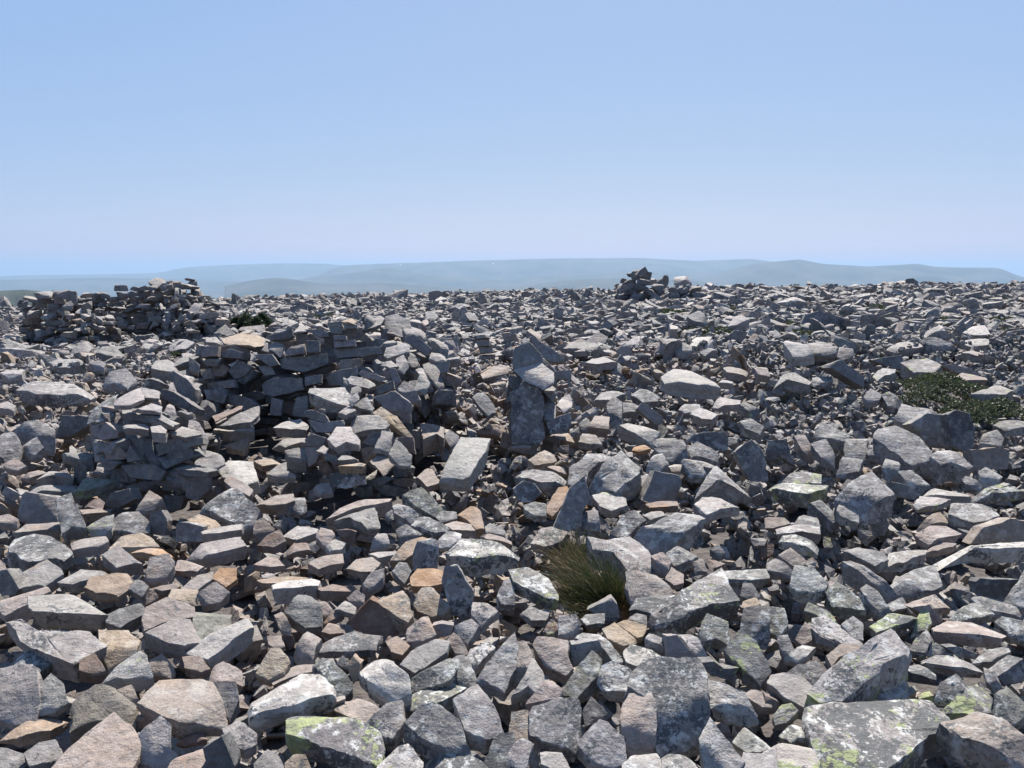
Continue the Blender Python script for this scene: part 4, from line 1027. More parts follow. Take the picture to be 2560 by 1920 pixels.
for key, lst in parts.items():
    nm, lab, cat = WN[key]
    lst.sort(key=lambda q: (q[1], -q[0]))
    allV = np.concatenate([q[2]['V'] if q[1] == 0 else q[2][0] for q in lst])
    bx = np.array([allV[:, 0].mean(), allV[:, 1].mean(), 0]); bx[2] = float(terr(bx[0], bx[1]))
    root = bpy.data.objects.new(nm, None); C.objects.link(root); root.location = bx; root.empty_display_size = .3
    root['label'] = lab; root['category'] = cat
    far = key in 'ABD'
    if far: lst.sort(key=lambda q: -q[0])
    def pname(X):
        e = X.max(0)-X.min(0)
        if X[:, 2].max() > allV[:, 2].max()-.35*(1 if not far else 2) and X[:, 2].mean()-bx[2] > .55: return 'capstone'
        if e[2] > 1.6*max(e[0], .1): return 'upright_slab'
        return 'slab' if e[0] > 2.3*e[2] else 'block'
    for q in lst[:99]:
        if q[1] == 0:
            traced_object(q[2], pname(q[2]['V']), root)
        else:
            W_, Q, T, col, lc = q[2]; o0 = W_.mean(0)
            me = make_mesh('stone', W_-o0, [Q, T], np.tile(col, (len(W_), 1)), np.tile(lc, (len(W_), 1)), sharp=24)
            link(pname(W_), me, ROCK, root, o0-bx)
    if len(lst) > 99:
        bag = Bag()
        for q in lst[99:]:
            if q[1] == 0: bag.add(q[2]['V']-bx, q[2]['Q'], q[2]['T'], q[2]['col'], q[2]['attr'])
            else: bag.add(q[2][0]-bx, *q[2][1:])
        o = link('packed_stones', bag.mesh('packed_stones', sharp=24), ROCK, root, (0, 0, 0)); o['kind'] = 'stuff'

# ------------------------------------------------------------------ hand-shaped ground rocks
extra = [d for d in walls if d['P'] not in parts]
allr = rocks+extra
allr.sort(key=lambda d: -d['area'])
bagN = Bag()
for i, d in enumerate(allr):
    if i < 298:
        o = traced_object(d, 'rock')
        o['label'] = d['label']; o['category'] = 'rock'; o['group'] = 'loose rocks covering the summit'
    else:
        bagN.add(d['V'], d['Q'], d['T'], d['col'], d['attr'])

# ------------------------------------------------------------------ near rubble, dropped onto a height map
RES = .025; X0, Y0 = -13.0, .6; NX, NY = int(26/RES), int(16.4/RES)
gx = X0+(np.arange(NX)+.5)*RES; gy = Y0+(np.arange(NY)+.5)*RES
GX, GY = np.meshgrid(gx, gy)
base = terr(GX, GY)
HM = base-.34+.26*np.clip((np.hypot(GX, GY)-11.5)/4, 0, 1)
HM0 = HM-base
for (fx, fy, fa, fb, fz) in FLOOR:
    m = ((GX-fx)/fa)**2+((GY-fy)/fb)**2 < 1; HM[m] += fz
def splat_h(P, z=None):
    i = ((P[:, 1]-Y0)/RES).astype(int); j = ((P[:, 0]-X0)/RES).astype(int)
    m = (i >= 0) & (i < NY) & (j >= 0) & (j < NX)
    np.maximum.at(HM, (i[m], j[m]), P[m, 2])
def fill_h(V, Q):
    P = []
    for a in (0, .33, .67):
        for b in (0, .33, .67, 1):
            q0 = V[Q[:, 0]]*(1-a)+V[Q[:, 1]]*a; q1 = V[Q[:, 3]]*(1-a)+V[Q[:, 2]]*a
            P.append(q0*(1-b)+q1*b)
    splat_h(np.concatenate(P))
HMb = HM.copy()
for d in rocks+walls: fill_h(d['V'], d['Q'])
TRM = HM > HMb+.06
for key in 'LRWC':
    for q in parts[key]:
        if q[1] == 1: fill_h(q[2][0], q[2][1])
ZONES = [  # warm clean rubble patches in photo px: cx, cy, rx, ry
    (900, 1490, 560, 160), (330, 1130, 260, 70), (1420, 1180, 220, 80), (1480, 900, 260, 50), (1230, 950, 200, 80), (600, 1400, 500, 120), (500, 1700, 420, 180), (2150, 1330, 120, 60), (1280, 1020, 160, 80), (800, 1050, 300, 120), (1750, 1400, 120, 50), (1760, 930, 200, 40)]
def warm(u, v):
    w = 0
    for (a, b, c, d_) in ZONES: w = max(w, 1-((u-a)/c)**2-((v-b)/d_)**2)
    return min(1, max(0, w)*1.8)
for key in parts:
    for q in parts[key]:
        if q[1] == 1:
            u, v, dd = proj(dense(q[2][0], q[2][1]))
            gi = (v/4).astype(int); gj = (u/4).astype(int)
            m = (gi >= 0) & (gi < GH) & (gj >= 0) & (gj < GW)
            np.minimum.at(cov, (gi[m], gj[m]), dd[m])
_X, _Y = np.meshgrid(np.arange(GW)*4+2, np.arange(GH)*4+2)
_m = ((_X-1490)/105)**2+((_Y-1435)/100)**2 < 1; cov[_m] = np.minimum(cov[_m], 3.45)
sizes = np.concatenate([np.exp(rng.normal(math.log(.32), .30, 1300)), np.exp(rng.normal(math.log(.19), .32, 6500)), np.exp(rng.normal(math.log(.105), .35, 13000))])
sizes = np.clip(sizes, .05, .6)
sizes = -np.sort(-sizes*rng.uniform(.75, 1.3, len(sizes)))
placed = 0
for s in sizes:
    # density favours the near field
    y = 1.0+15.4*rng.uniform()**(1.25 if s < .15 else .9)
    hw = 1.6+y*.80
    x = rng.uniform(-hw, hw)
    u0, v0, d0 = proj(np.array([x, y, float(base[min(NY-1, max(0, int((y-Y0)/RES))), min(NX-1, max(0, int((x-X0)/RES)))])]))
    w = warm(u0, v0)
    if x > .9 and s < .16 and rng.uniform() < .35: continue
    if in_veg(x, y, .9): 
        if rng.uniform() < .93: continue
    s = min(s*(1 if y < 5.5 else 1.35), .045*y+.05)
    k = int(s*.36/RES)
    i = int((y-Y0)/RES); j = int((x-X0)/RES)
    if i-k < 0 or j-k < 0 or i+k >= NY or j+k >= NX: continue
    sub = HM[i-k:i+k+1, j-k:j+k+1]
    if TRM[i, j]: continue
    n = sub.shape[0]
    q = np.percentile(sub, 62)
    lvl = q-float(base[i, j])
    if lvl > (-.05 if y < 4.5 else -.05+.15*min(1, (y-4.5)/2.5))+(.03 if s < .15 else 0): continue
    if n >= 3:
        gxm = (sub[:, -n//3:].mean()-sub[:, :n//3].mean())/(s*.5); gym = (sub[-n//3:, :].mean()-sub[:n//3, :].mean())/(s*.5)
    else: gxm = gym = 0
    V, Q, T = LIBN[rng.integers(len(LIBN))]
    th = V[:, 2].max()-V[:, 2].min()
    steep = rng.uniform() < .40
    rx = np.clip(math.atan(gym)*.6, -.6, .6)+rng.normal()*(.55 if steep else .18); ry = -np.clip(math.atan(gxm)*.6, -.6, .6)+rng.normal()*(.55 if steep else .18)
    rz = rng.uniform(0, 6.28)
    R0 = rotmats(np.array([0.]), np.array([0.]), np.array([rz]))[0]; R1 = rotmats(np.array([rx]), np.array([ry]), np.array([0.]))[0]
    sc = np.array([s*1.2, s*rng.uniform(.55, 1.05), s*rng.uniform(.4, 1.3)])
    W_ = (V*sc) @ (R1 @ R0).T
    c = np.array([x, y, q+.30*(W_[:, 2].max()-W_[:, 2].min())])
    W_ = W_+c
    u, v, dd = proj(W_)
    gi = (v/4).astype(int); gj = (u/4).astype(int)
    inb = (gi >= 0) & (gi < GH) & (gj >= 0) & (gj < GW)
    if inb.any():
        cv = cov[gi[inb], gj[inb]]
        if ((cv > dd[inb]+.01) & (cv < 1e8)).sum()/len(V) > .07: continue
        if float(v.min()) < 0: continue
    if 2.9 < y < 3.95 and ((u.mean()-1485)/130)**2+((v.mean()-1450)/110)**2 < 1: continue
    # shelter entrance stays open
    if 5.4 < y < 7.4 and -3.1 < x < -1.75 and s > .30: continue
    right = np.clip((x/y+.05)*2.2, 0, 1)
    r = rng.uniform()
    if rng.uniform() < w*.9: code = 'ktopkbtkgt'[rng.integers(10)] if rng.uniform() > .06 else 'o'
    else: code = 'ggdgkdeg'[rng.integers(8)] if right > .4 else 'kgpktpkk'[rng.integers(8)]
    lc = rng.uniform(0, .25)+(.35*rng.uniform()+.15)*right*(1-w)
    bagN.add(W_, Q, T, tintcol(code, rng), (lc, lc*rng.uniform(.1, .9), rng.uniform()))
    fill_h(W_, Q)
    placed += 1
# small chips in the gaps
bagC = Bag()
NC = 120000
yc_ = 1.1+15.0*rng.uniform(size=NC)**1.35; xc_ = rng.uniform(-1, 1, NC)*(1.4+yc_*.78)
ic = ((yc_-Y0)/RES).astype(int); jc = ((xc_-X0)/RES).astype(int)
mk = (ic >= 1) & (ic < NY-1) & (jc >= 1) & (jc < NX-1); ic, jc, xc_, yc_ = ic[mk], jc[mk], xc_[mk], yc_[mk]
zc_ = HM[ic, jc]; flatn = np.abs(HM[ic, jc+1]-HM[ic, jc-1])+np.abs(HM[ic+1, jc]-HM[ic-1, jc])
uu_, vv_, _d = proj(np.stack([xc_, yc_, zc_], -1)); intus = (yc_ < 3.95) & (((uu_-1485)/120)**2+((vv_-1450)/110)**2 < 1)
mk = ~intus & (zc_-base[ic, jc] < HM0[ic, jc]+.24) & (flatn < .12) & ~in_veg(xc_, yc_, .9); xc_, yc_, zc_ = xc_[mk], yc_[mk], zc_[mk]
sc_ = np.clip(np.exp(rng.normal(math.log(.085), .35, len(xc_))), .035, .16)
fu, fv, fd = proj(np.stack([xc_, yc_, zc_+.04], -1))
NCk = len(xc_)
Rc = rotmats(rng.normal(size=NCk)*.45, rng.normal(size=NCk)*.45, rng.uniform(0, 6.28, NCk))
lidc = rng.integers(len(LIBC), size=NCk)
wmv = np.zeros(NCk)
for (a_, b_, c_, d_) in ZONES: wmv = np.maximum(wmv, 1-((fu-a_)/c_)**2-((fv-b_)/d_)**2)
warmc = rng.uniform(size=NCk) < .22+.6*np.clip(wmv, 0, 1)
for l in range(len(LIBC)):
    V, Q, T = LIBC[l]; I = np.where(lidc == l)[0]
    if not len(I): continue
    S = np.stack([sc_[I], sc_[I]*rng.uniform(.55, 1, len(I)), sc_[I]*rng.uniform(.7, 1.5, len(I))], -1)
    W_ = np.einsum('nij,nvj->nvi', Rc[I], V[None]*S[:, None, :])+np.stack([xc_[I], yc_[I], zc_[I]+sc_[I]*.12], -1)[:, None, :]
    cols = np.stack([tintcol('kpkgtkgbk'[rng.integers(9)] if warmc[i_] else 'gdgpkg'[rng.integers(6)], rng) for i_ in I])
    nv = len(V); k = len(I); offs = (np.arange(k)*nv)[:, None, None]
    bagC.V.append(W_.reshape(-1, 3)); bagC.Q.append((Q[None]+offs).reshape(-1, 4)+bagC.n); bagC.T.append((T[None]+offs).reshape(-1, 3)+bagC.n)
    bagC.C.append(np.repeat(cols, nv, 0)); bagC.L.append(np.repeat(np.stack([np.full(k, .12), np.full(k, .03), rng.uniform(size=k)], -1), nv, 0)); bagC.n += k*nv
o = link('stone_chips', bagC.mesh('stone_chips', flat=True)); o['kind'] = 'stuff'; o['label'] = 'small chips of broken stone lying in the gaps between rocks'; o['category'] = 'stone chips'
print('near placed', placed, len(xc_))
o = link('rubble', bagN.mesh('rubble', sharp=24)); o['kind'] = 'stuff'; o['label'] = 'smaller grey and tan rubble filling the gaps between the near rocks'; o['category'] = 'rubble'

# ------------------------------------------------------------------ far boulder field
bagF = Bag()
NF = 58000
yy = 13.6+ (74-13.6)*rng.uniform(size=NF)**.85
xx = rng.uniform(-1, 1, NF)*(2+yy*.80)
ss = np.clip(np.exp(rng.normal(math.log(.295), .42, NF)), .12, 1.3)*(1+.010*(yy-15))
zz = terr(xx, yy)
keep = ~in_veg(xx, yy, .95) | (rng.uniform(size=NF) < .3)
fu, fv, fd = proj(np.stack([xx, yy, zz+.3*ss-.12], -1))
gi = np.clip((fv/4).astype(int), 0, GH-1); gj = np.clip((fu/4).astype(int), 0, GW-1)
keep &= ~((cov[gi, gj] < 1e8) & (cov[gi, gj] > fd) & (fu > 0) & (fu < 2560))
idx = np.where(keep)[0]
steep = rng.uniform(size=NF) < .2
rx = rng.normal(size=NF)*np.where(steep, .45, .13); ry = rng.normal(size=NF)*np.where(steep, .45, .13); rz = rng.uniform(0, 6.28, NF)
Rz = rotmats(np.zeros(NF), np.zeros(NF), rz); Rt = rotmats(rx, ry, np.zeros(NF)); R = Rt @ Rz
lid = rng.integers(len(LIBF), size=NF)
cc_ = rng.integers(9, size=NF)
for l in range(len(LIBF)):
    V, Q, T = LIBF[l]
    I = idx[lid[idx] == l]
    if not len(I): continue
    S = np.stack([ss[I], ss[I]*rng.uniform(.6, 1.05, len(I)), ss[I]*rng.uniform(.5, 1.1, len(I))], -1)
    W_ = np.einsum('nij,nvj->nvi', R[I], V[None]*S[:, None, :])
    hgt = (W_[:, :, 2].max(1)-W_[:, :, 2].min(1))
    W_ += np.stack([xx[I], yy[I], zz[I]+hgt*rng.uniform(-.05, .38, len(I))], -1)[:, None, :]
    nv = len(V); k = len(I)
    offs = (np.arange(k)*nv)[:, None, None]
    cols = np.stack([tintcol('ggkpgkgdp'[c], rng) for c in cc_[I]])
    lcs = np.stack([rng.uniform(.1, .5, k), rng.uniform(0, .4, k), rng.uniform(size=k)], -1)
    bagF.V.append(W_.reshape(-1, 3)); bagF.Q.append((Q[None]+offs).reshape(-1, 4)+bagF.n); bagF.T.append((T[None]+offs).reshape(-1, 3)+bagF.n)
    bagF.C.append(np.repeat(cols, nv, 0)); bagF.L.append(np.repeat(lcs, nv, 0)); bagF.n += k*nv
o = link('boulder_field', bagF.mesh('boulder_field', flat=True)); o['kind'] = 'stuff'; o['label'] = 'distant grey boulder field running back to the skyline'; o['category'] = 'boulder field'

# ------------------------------------------------------------------ ground
def soil_material():
    m, nt, ns, L = newmat('gravel_soil')
    out = node(ns, 'ShaderNodeOutputMaterial'); b = node(ns, 'ShaderNodeBsdfPrincipled'); L.new(b.outputs[0], out.inputs[0])
    b.inputs['Roughness'].default_value = .95
    geo = node(ns, 'ShaderNodeNewGeometry')
    n = node(ns, 'ShaderNodeTexNoise'); n.inputs['Scale'].default_value = 14; n.inputs['Detail'].default_value = 8; L.new(geo.outputs['Position'], n.inputs['Vector'])
    cr = node(ns, 'ShaderNodeValToRGB'); cr.color_ramp.elements[0].position = .3; cr.color_ramp.elements[0].color = (.035, .03, .03, 1); cr.color_ramp.elements[1].position = .7; cr.color_ramp.elements[1].color = (.075, .064, .058, 1)
    L.new(n.outputs['Fac'], cr.inputs[0]); L.new(cr.outputs[0], b.inputs['Base Color'])
    bp = node(ns, 'ShaderNodeBump'); bp.inputs['Distance'].default_value = .05; L.new(n.outputs['Fac'], bp.inputs['Height']); L.new(bp.outputs[0], b.inputs['Normal'])
    return m
SOIL = soil_material()
# radial grid: fine near, coarse far
ra = np.concatenate([np.linspace(0, 16, 65), np.linspace(16.5, 90, 148), np.geomspace(92, 5200, 60)])
an = np.linspace(0, 2*math.pi, 241)[:-1]
GV = np.stack([(ra[:, None]*np.sin(an)).ravel(), (ra[:, None]*np.cos(an)).ravel()], -1)
Z = terr(GV[:, 0], GV[:, 1])-.33*np.clip((GV[:, 0]**2+GV[:, 1]**2)**.5/2-.2+1, 0, 1)
r_ = np.hypot(GV[:, 0], GV[:, 1]); Z = np.where(r_ > 11.5, Z+.26*np.clip((r_-11.5)/4, 0, 1), Z)
Z = np.maximum(Z, -806)
A = len(an); i = np.arange(len(ra)-1)[:, None]*A; j = np.arange(A); jn = (j+1) % A
GQ = np.stack([i+j, i+A+j, i+A+jn, i+jn], -1).reshape(-1, 4)
a, b_, c_ = GV[GQ[500, 0]], GV[GQ[500, 1]], GV[GQ[500, 2]]
if np.cross(b_-a, c_-a) < 0: GQ = GQ[:, ::-1].copy()
o = link('ground', make_mesh('ground', np.c_[GV, Z], [GQ]), SOIL); o['kind'] = 'structure'

# ------------------------------------------------------------------ distance: lowland, hills
def land_material(name, c0, c1, sc, snow=False):
    m, nt, ns, L = newmat(name)
    out = node(ns, 'ShaderNodeOutputMaterial'); b = node(ns, 'ShaderNodeBsdfPrincipled'); L.new(b.outputs[0], out.inputs[0])
    b.inputs['Roughness'].default_value = .95; b.inputs['Specular IOR Level'].default_value = .1
    geo = node(ns, 'ShaderNodeNewGeometry')
    n = node(ns, 'ShaderNodeTexNoise'); n.inputs['Scale'].default_value = sc; n.inputs['Detail'].default_value = 7; L.new(geo.outputs['Position'], n.inputs['Vector'])
    cr = node(ns, 'ShaderNodeValToRGB'); cr.color_ramp.elements[0].position = .38; cr.color_ramp.elements[0].color = (*c0, 1); cr.color_ramp.elements[1].position = .62; cr.color_ramp.elements[1].color = (*c1, 1)
    L.new(n.outputs['Fac'], cr.inputs[0]); L.new(cr.outputs[0], b.inputs['Base Color'])
    return m
LOW = land_material('lowland_forest', (.03, .045, .025), (.06, .075, .04), .0006)
HILL = land_material('barren_hills', (.025, .032, .025), (.06, .06, .052), .0011)
GREENH = land_material('green_hill', (.028, .036, .030), (.045, .052, .042), .006)
SNOW = land_material('snow', (.8, .8, .82), (.85, .85, .87), .01)
rr2 = np.geomspace(3000, 65000, 56); an2 = np.radians(np.linspace(-48, 48, 121))
LV = np.stack([(rr2[:, None]*np.sin(an2)).ravel(), (rr2[:, None]*np.cos(an2)).ravel()], -1)
LZ = -800+12*fbm(np.c_[LV*.00012, LV[:, :1]*0], 3)
A2 = len(an2); i = np.arange(len(rr2)-1)[:, None]*A2; j = np.arange(A2-1)
LQ = np.stack([i+j, i+j+1, i+A2+j+1, i+A2+j], -1).reshape(-1, 4)
o = link('lowland', make_mesh('lowland', np.c_[LV, LZ], [LQ]), LOW); o['kind'] = 'structure'
def ridge(name, prof, dist, back, front, mat, seed, rel=.03, zlow=-800):
    prof = np.array(prof, float)
    U = np.linspace(prof[0, 0], prof[-1, 0], 260); Vv = np.interp(U, prof[:, 0], prof[:, 1])
    Vs = np.convolve(np.pad(Vv, 3, mode='edge'), np.ones(7)/7, 'valid')
    d = ray(U, Vs); Pc = d/d[:, 1:2]*dist; crest = Pc[:, 2]+CAMH; x = Pc[:, 0]
    crest = crest+rel*.02*dist*0.02*fbm(np.c_[x/dist*40, x*0, x*0+seed], 4)
    rows = []; ts = np.r_[np.linspace(-1, 0, 26), np.linspace(0, 1, 12)[1:]]
    for t in ts:
        w = front if t < 0 else back
        yv = dist+t*w
        f = (1-abs(t))**1.3 if t < 0 else (1-t)**.8
        z = zlow+(crest-zlow)*f
        xx_ = x*(yv/dist)
        rg = fbm(np.c_[xx_/dist*16, np.full(len(x), t*2.2+seed), x*0], 5)
        z = z + (crest-zlow)*.20*rg*math.sin(min(1, abs(t))*math.pi)
        rows.append(np.c_[xx_, np.full(len(x), yv), z])
    V = np.concatenate(rows); N = len(x); i = np.arange(len(ts)-1)[:, None]*N; j = np.arange(N-1)
    Q = np.stack([i+j, i+j+1, i+N+j+1, i+N+j], -1).reshape(-1, 4)
    o = link(name, make_mesh(name, V, [Q]), mat); o['kind'] = 'structure'
    return x, crest
ridge('hills', [(-200, 700), (60, 688), (250, 686), (400, 682), (440, 672), (480, 667), (600, 661), (720, 658), (820, 659), (850, 664), (920, 660), (1060, 656), (1300, 700)], 40000, 6000, 9000, HILL, 1)
xb, cb_ = ridge('hills', [(700, 720), (790, 690), (835, 670), (870, 664), (1000, 658), (1200, 651), (1400, 646), (1600, 645), (1700, 650), (1730, 652), (1800, 650), (1880, 647), (1915, 652), (2000, 662), (2100, 700)], 30000, 5000, 9000, HILL, 2)
ridge('hills', [(1700, 715), (1790, 690), (1850, 668), (1900, 657), (1960, 652), (2000, 648), (2030, 655), (2060, 660), (2100, 662), (2170, 666), (2250, 662), (2290, 659), (2340, 667), (2400, 669), (2490, 669), (2515, 676), (2540, 688), (2580, 697), (2700, 705)], 22000, 4000, 6000, HILL, 3)
ridge('hills', [(560, 716), (620, 702), (690, 694), (730, 698), (780, 706), (850, 712), (900, 709), (960, 706), (1050, 714), (1200, 722), (1300, 716), (1420, 700), (1600, 694), (1750, 704), (1900, 716)], 17000, 3000, 4500, HILL, 4)
ridge('hills', [(700, 706), (800, 690), (880, 682), (960, 668), (1010, 676), (1100, 690), (1250, 700), (1400, 688), (1600, 678), (1800, 690), (1900, 700)], 24000, 3000, 4500, HILL, 7)
ridge('hills', [(-300, 712), (0, 700), (250, 694), (500, 700), (800, 712), (1100, 722)], 26000, 3000, 5000, HILL, 5)
ridge('green_hill', [(-260, 740), (-100, 728), (0, 727), (60, 724), (100, 728), (160, 738), (260, 752), (420, 770)], 3600, 900, 1500, GREENH, 6)
for (u, v, w) in [(1001, 662, 9), (1110, 661, 10), (1232, 659, 10), (1408, 662, 11), (1404, 658, 7), (1550, 653, 14)]:
    y = 29300.; P = ray(u, v); P = P/P[1]*y; z = P[2]+CAMH; s = .6*w/F*y
    r = np.random.default_rng(u); a = np.linspace(0, 2*math.pi, 15)[:-1]
    R_ = s*.5*r.uniform(.6, 1.1, 14)
    top = np.stack([P[0]+np.cos(a)*R_, y+np.sin(a)*s*.25, z+np.sin(a)*s*.10], -1)
    V, Q, T = slab(top, top-[0, -60, 60], 20, r)
    o = link('snow', make_mesh('snow', V, [Q, T]), SNOW); o['kind'] = 'structure'

# ------------------------------------------------------------------ vegetation
def leaf_material(name, c0, c1, sc=8.):
    m, nt, ns, L = newmat(name)
    out = node(ns, 'ShaderNodeOutputMaterial'); b = node(ns, 'ShaderNodeBsdfPrincipled')
    b.inputs['Roughness'].default_value = .6; b.inputs['Specular IOR Level'].default_value = .3
    tr = node(ns, 'ShaderNodeBsdfTranslucent'); mx = node(ns, 'ShaderNodeMixShader'); mx.inputs[0].default_value = .25
    L.new(b.outputs[0], mx.inputs[1]); L.new(tr.outputs[0], mx.inputs[2]); L.new(mx.outputs[0], out.inputs[0])
    at = node(ns, 'ShaderNodeAttribute', attribute_name='tint')
    L.new(at.outputs['Color'], b.inputs['Base Color']); L.new(at.outputs['Color'], tr.inputs['Color'])
    return m
LEAF = leaf_material('leaves', 0, 0); 
def leaves(bagV, bagQ, bagC, n0, cx_, cy_, a, b, z, N, size, col, hgt, r, dome=True):
    t = r.uniform(0, 2*math.pi, N); rad = np.sqrt(r.uniform(0, 1, N))*(1+.22*np.sin(t*3+cx_)+.15*np.sin(t*7+cy_*3))
    x = cx_+a*rad*np.cos(t); y = cy_+b*rad*np.sin(t)
    prof = np.sqrt(np.clip(1-rad**2, 0, 1)) if dome else 1-rad*.5
    lump = .6+.5*vnoise(np.stack([x*5, y*5, x*0], -1))
    zz_ = terr(x, y)-.06+hgt*prof*lump*r.uniform(.5, 1.05, N)+.02
    c = np.stack([x, y, zz_], -1)
    d1 = r.normal(size=(N, 3)); d1[:, 2] = np.abs(d1[:, 2])*.8; d1 /= np.linalg.norm(d1, axis=1, keepdims=True)
    d2 = np.cross(d1, r.normal(size=(N, 3))); d2 /= np.linalg.norm(d2, axis=1, keepdims=True)
    s = size*r.uniform(.6, 1.3, (N, 1))
    V = np.stack([c, c+d1*s*.5+d2*s*.28, c+d1*s, c+d1*s*.5-d2*s*.28], 1).reshape(-1, 3)
    Q = np.arange(N*4).reshape(-1, 4)+n0
    cl = np.array(col)*r.uniform(.6, 1.5, (N, 1))*(1+r.uniform(-.15, .15, (N, 3)))
    bagV.append(V); bagQ.append(Q); bagC.append(np.repeat(cl, 4, 0))
    return n0+len(V)
VV, QQ, CC = [], [], []; n0 = 0; rv = np.random.default_rng(5)
for k, (cx_, cy_, a, b, z) in enumerate(vegw):
    N = int(min(26000, max(1500, a*b*16000*(11/cy_)**1.2)))
    n0 = leaves(VV, QQ, CC, n0, cx_, cy_, a*1.0, b*(1.0 if cy_ < 12 else .75), z, N, .022+.0016*cy_, (.05, .060, .032), (.20 if cy_ < 12 else .13), rv)
me = make_mesh('ground_cover', np.concatenate(VV), [np.concatenate(QQ)], np.concatenate(CC), flat=True)
o = link('ground_cover', me, LEAF); o['kind'] = 'stuff'; o['label'] = 'low dark green mat plants growing between the rocks'; o['category'] = 'ground cover'
# shrub on the left skyline
VV, QQ, CC = [], [], []; n0 = 0
for (u, v, y, a, h) in [(628, 790, 21.5, .42, .62), (600, 792, 22., .3, .5), (655, 792, 21.8, .3, .42)]:
    n0 = leaves(VV, QQ, CC, n0, xat(u, v, y), y, a, a*.8, 0, 5000, .075, (.04, .055, .028), h, rv)
ALL = np.concatenate(VV); o0 = np.array([ALL[:, 0].mean(), ALL[:, 1].mean(), ALL[:, 2].min()])
me = make_mesh('shrub', ALL-o0, [np.concatenate(QQ)], np.concatenate(CC), flat=True)
o = link('shrub', me, LEAF, None, o0); o['label'] = 'dark low shrub on the rocks right of the ruined shelter on the skyline'; o['category'] = 'shrub'

# grass tussock
def tussock(specs, name, label):
    V, Q, Cc = [], [], []; n0 = 0; r = np.random.default_rng(8); NS = 6
    for (u, v, y, N, L0, lean, spread, col, side) in specs:
        bx_, bz = xat(u+14, v, y), zat(v, y)
        for k in range(int(N*.8)):
            a = r.uniform(0, 6.28); rd = r.uniform(0, 1)**.7*.085*side
            b0 = np.array([bx_+rd*math.cos(a)*1.35, y+rd*math.sin(a), bz-.03])
            d = np.array([math.cos(a)*spread*r.uniform(.1, 1.1)+lean[0]+r.normal()*.10, math.sin(a)*spread*r.uniform(.1, 1.1)+lean[1]+r.normal()*.10, 1.0]); d /= np.linalg.norm(d)
            L_ = L0*r.uniform(.3, 1.15); w = r.uniform(.0010, .0021)*1.3
            bend = r.uniform(.1, 1.2)
            p = b0.copy(); pts = []
            hd = np.array([d[0], d[1], 0]); hd = hd/(np.linalg.norm(hd)+1e-6)
            for s in range(NS+1):
                pts.append(p.copy()); t = s/NS
                dd = d+hd*bend*t*.7+np.array([0, 0, -1])*bend*t*t*.9; dd /= np.linalg.norm(dd)
                p = p+dd*L_/NS
            pts = np.array(pts); wd = np.cross(d, [r.normal(), r.normal(), .2]); wd /= np.linalg.norm(wd)+1e-9
            ww = w*(1-np.linspace(0, .85, NS+1))[:, None]
            V.append(np.stack([pts-wd*ww, pts+wd*ww], 1).reshape(-1, 3))
            i = np.arange(NS)*2+n0; Q.append(np.stack([i, i+1, i+3, i+2], -1)); n0 += 2*(NS+1)
            c = np.array(col)*r.uniform(.6, 1.45)
            if r.uniform() < .16: c = np.array([.20, .145, .08])*r.uniform(.6, 1.3)
            Cc.append(np.tile(c, (2*(NS+1), 1)))
    ALL = np.concatenate(V); o0 = np.array([ALL[:, 0].mean(), ALL[:, 1].mean(), ALL[:, 2].min()])
    o = link(name, make_mesh(name, ALL-o0, [np.concatenate(Q)], np.concatenate(Cc), flat=True), LEAF, None, o0)
    o['label'] = label; o['category'] = 'grass'
G_ = (.034, .044, .015)
BR = (.07, .055, .026)
tussock([(1478, 1500, 3.55, 560, .28, (-.50, .0), .22, G_, 1.0), (1500, 1500, 3.57, 620, .31, (-.22, .05), .25, G_, 1.0), (1450, 1490, 3.6, 240, .25, (-.75, .05), .3, BR, 1.1),
         (1540, 1498, 3.55, 330, .24, (.02, .0), .16, G_, .7), (1570, 1515, 3.5, 260, .2, (.16, .0), .18, G_, .6), (1460, 1518, 3.48, 260, .20, (-.9, -.35), .4, (.07, .08, .03), .9),
         (1578, 1535, 3.45, 160, .13, (.2, -.1), .6, (.18, .10, .04), .6), (1420, 1410, 3.85, 260, .17, (-.6, 0), .5, BR, 1.0)], 'grass_tussock', 'large dark green grass tussock with brown tips among the near rocks')
tussock([(1425, 1385, 4.15, 420, .20, (.05, 0), .5, (.04, .05, .018), .8), (1405, 1392, 4.1, 200, .17, (-.4, 0), .5, (.09, .07, .03), .8)], 'grass_tussock', 'small sparse grass tuft behind the large tussock, at the base of the tall pointed slab')

# ------------------------------------------------------------------ haze
bpy.ops.mesh.primitive_cube_add(size=1)
hz = bpy.context.object; hz.name = 'haze'; hz['kind'] = 'stuff'
HT = 490.; hz.scale = (160000, 72000, HT+900); hz.location = (0, 30000, (HT-900)/2)
m = bpy.data.materials.new('haze'); m.use_nodes = True; ns = m.node_tree.nodes; ns.clear()
out = ns.new('ShaderNodeOutputMaterial'); pv = ns.new('ShaderNodeVolumePrincipled')
pv.inputs['Color'].default_value = (*HAZE_COL, 1); pv.inputs['Density'].default_value = HAZE_D; pv.inputs['Anisotropy'].default_value = HAZE_G
m.node_tree.links.new(pv.outputs[0], out.inputs['Volume']); hz.data.materials.append(m)

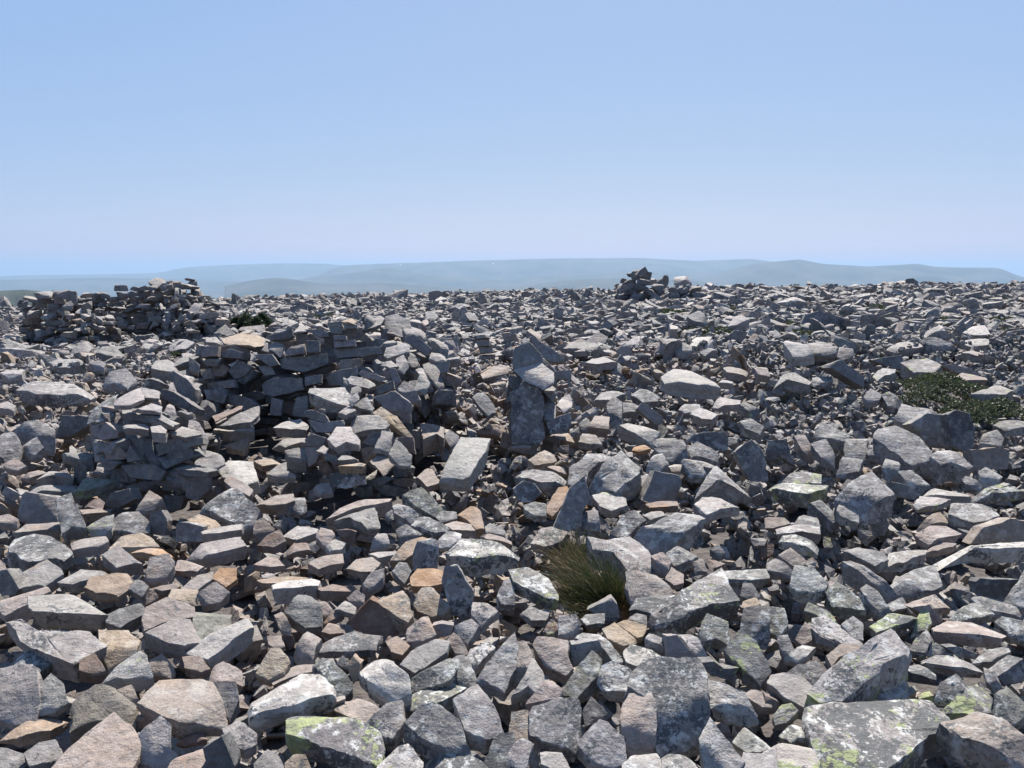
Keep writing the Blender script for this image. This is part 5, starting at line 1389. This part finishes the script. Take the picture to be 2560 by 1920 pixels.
# ------------------------------------------------------------------ light, sky, camera
w = bpy.data.worlds.new('World'); bpy.context.scene.world = w; w.use_nodes = True
nt = w.node_tree; bg = nt.nodes['Background']; sky = nt.nodes.new('ShaderNodeTexSky'); sky.sky_type = 'NISHITA'; sky.sun_disc = False
sky.sun_elevation = math.radians(SUNEL); sky.sun_rotation = math.radians(SUNAZ); sky.altitude = SKY_ALT
sky.air_density = SKY_AIR; sky.dust_density = SKY_DUST; sky.ozone_density = SKY_OZ
mx = nt.nodes.new('ShaderNodeMix'); mx.data_type = 'RGBA'; mx.blend_type = 'MULTIPLY'; mx.inputs[0].default_value = 1; mx.inputs[7].default_value = (*SKY_MUL, 1)
nt.links.new(sky.outputs[0], mx.inputs[6]); 
ad = nt.nodes.new('ShaderNodeMix'); ad.data_type = 'RGBA'; ad.blend_type = 'ADD'; ad.inputs[0].default_value = 1; ad.inputs[7].default_value = (*SKY_ADD, 1)
nt.links.new(mx.outputs[2], ad.inputs[6]); nt.links.new(ad.outputs[2], bg.inputs[0]); bg.inputs[1].default_value = SKY_S
sl = bpy.data.lights.new('sun', 'SUN'); sl.energy = SUN_E; sl.angle = math.radians(.53); sl.color = (1, .945, .87)
so = bpy.data.objects.new('sun', sl); C.objects.link(so)
el, az = math.radians(SUNEL), math.radians(SUNAZ)
sd = Vector((math.sin(az)*math.cos(el), math.cos(az)*math.cos(el), math.sin(el)))
so.rotation_euler = sd.to_track_quat('Z', 'Y').to_euler()
cam = bpy.data.cameras.new('camera'); cam.sensor_width = 36; cam.lens = 36*F/2560; cam.clip_start = .05; cam.clip_end = 300000
co = bpy.data.objects.new('camera', cam); C.objects.link(co); co.location = (0, 0, CAMH); co.rotation_euler = (math.radians(90)-PITCH, 0, 0)
sc = bpy.context.scene; sc.camera = co
sc.view_settings.view_transform = 'Standard'; sc.view_settings.look = 'None'; sc.view_settings.exposure = EXPO; sc.view_settings.gamma = 1
sc.cycles.volume_bounces = 1; sc.cycles.max_bounces = 6; sc.cycles.diffuse_bounces = 1
sc.render.resolution_x = 1024; sc.render.resolution_y = 768
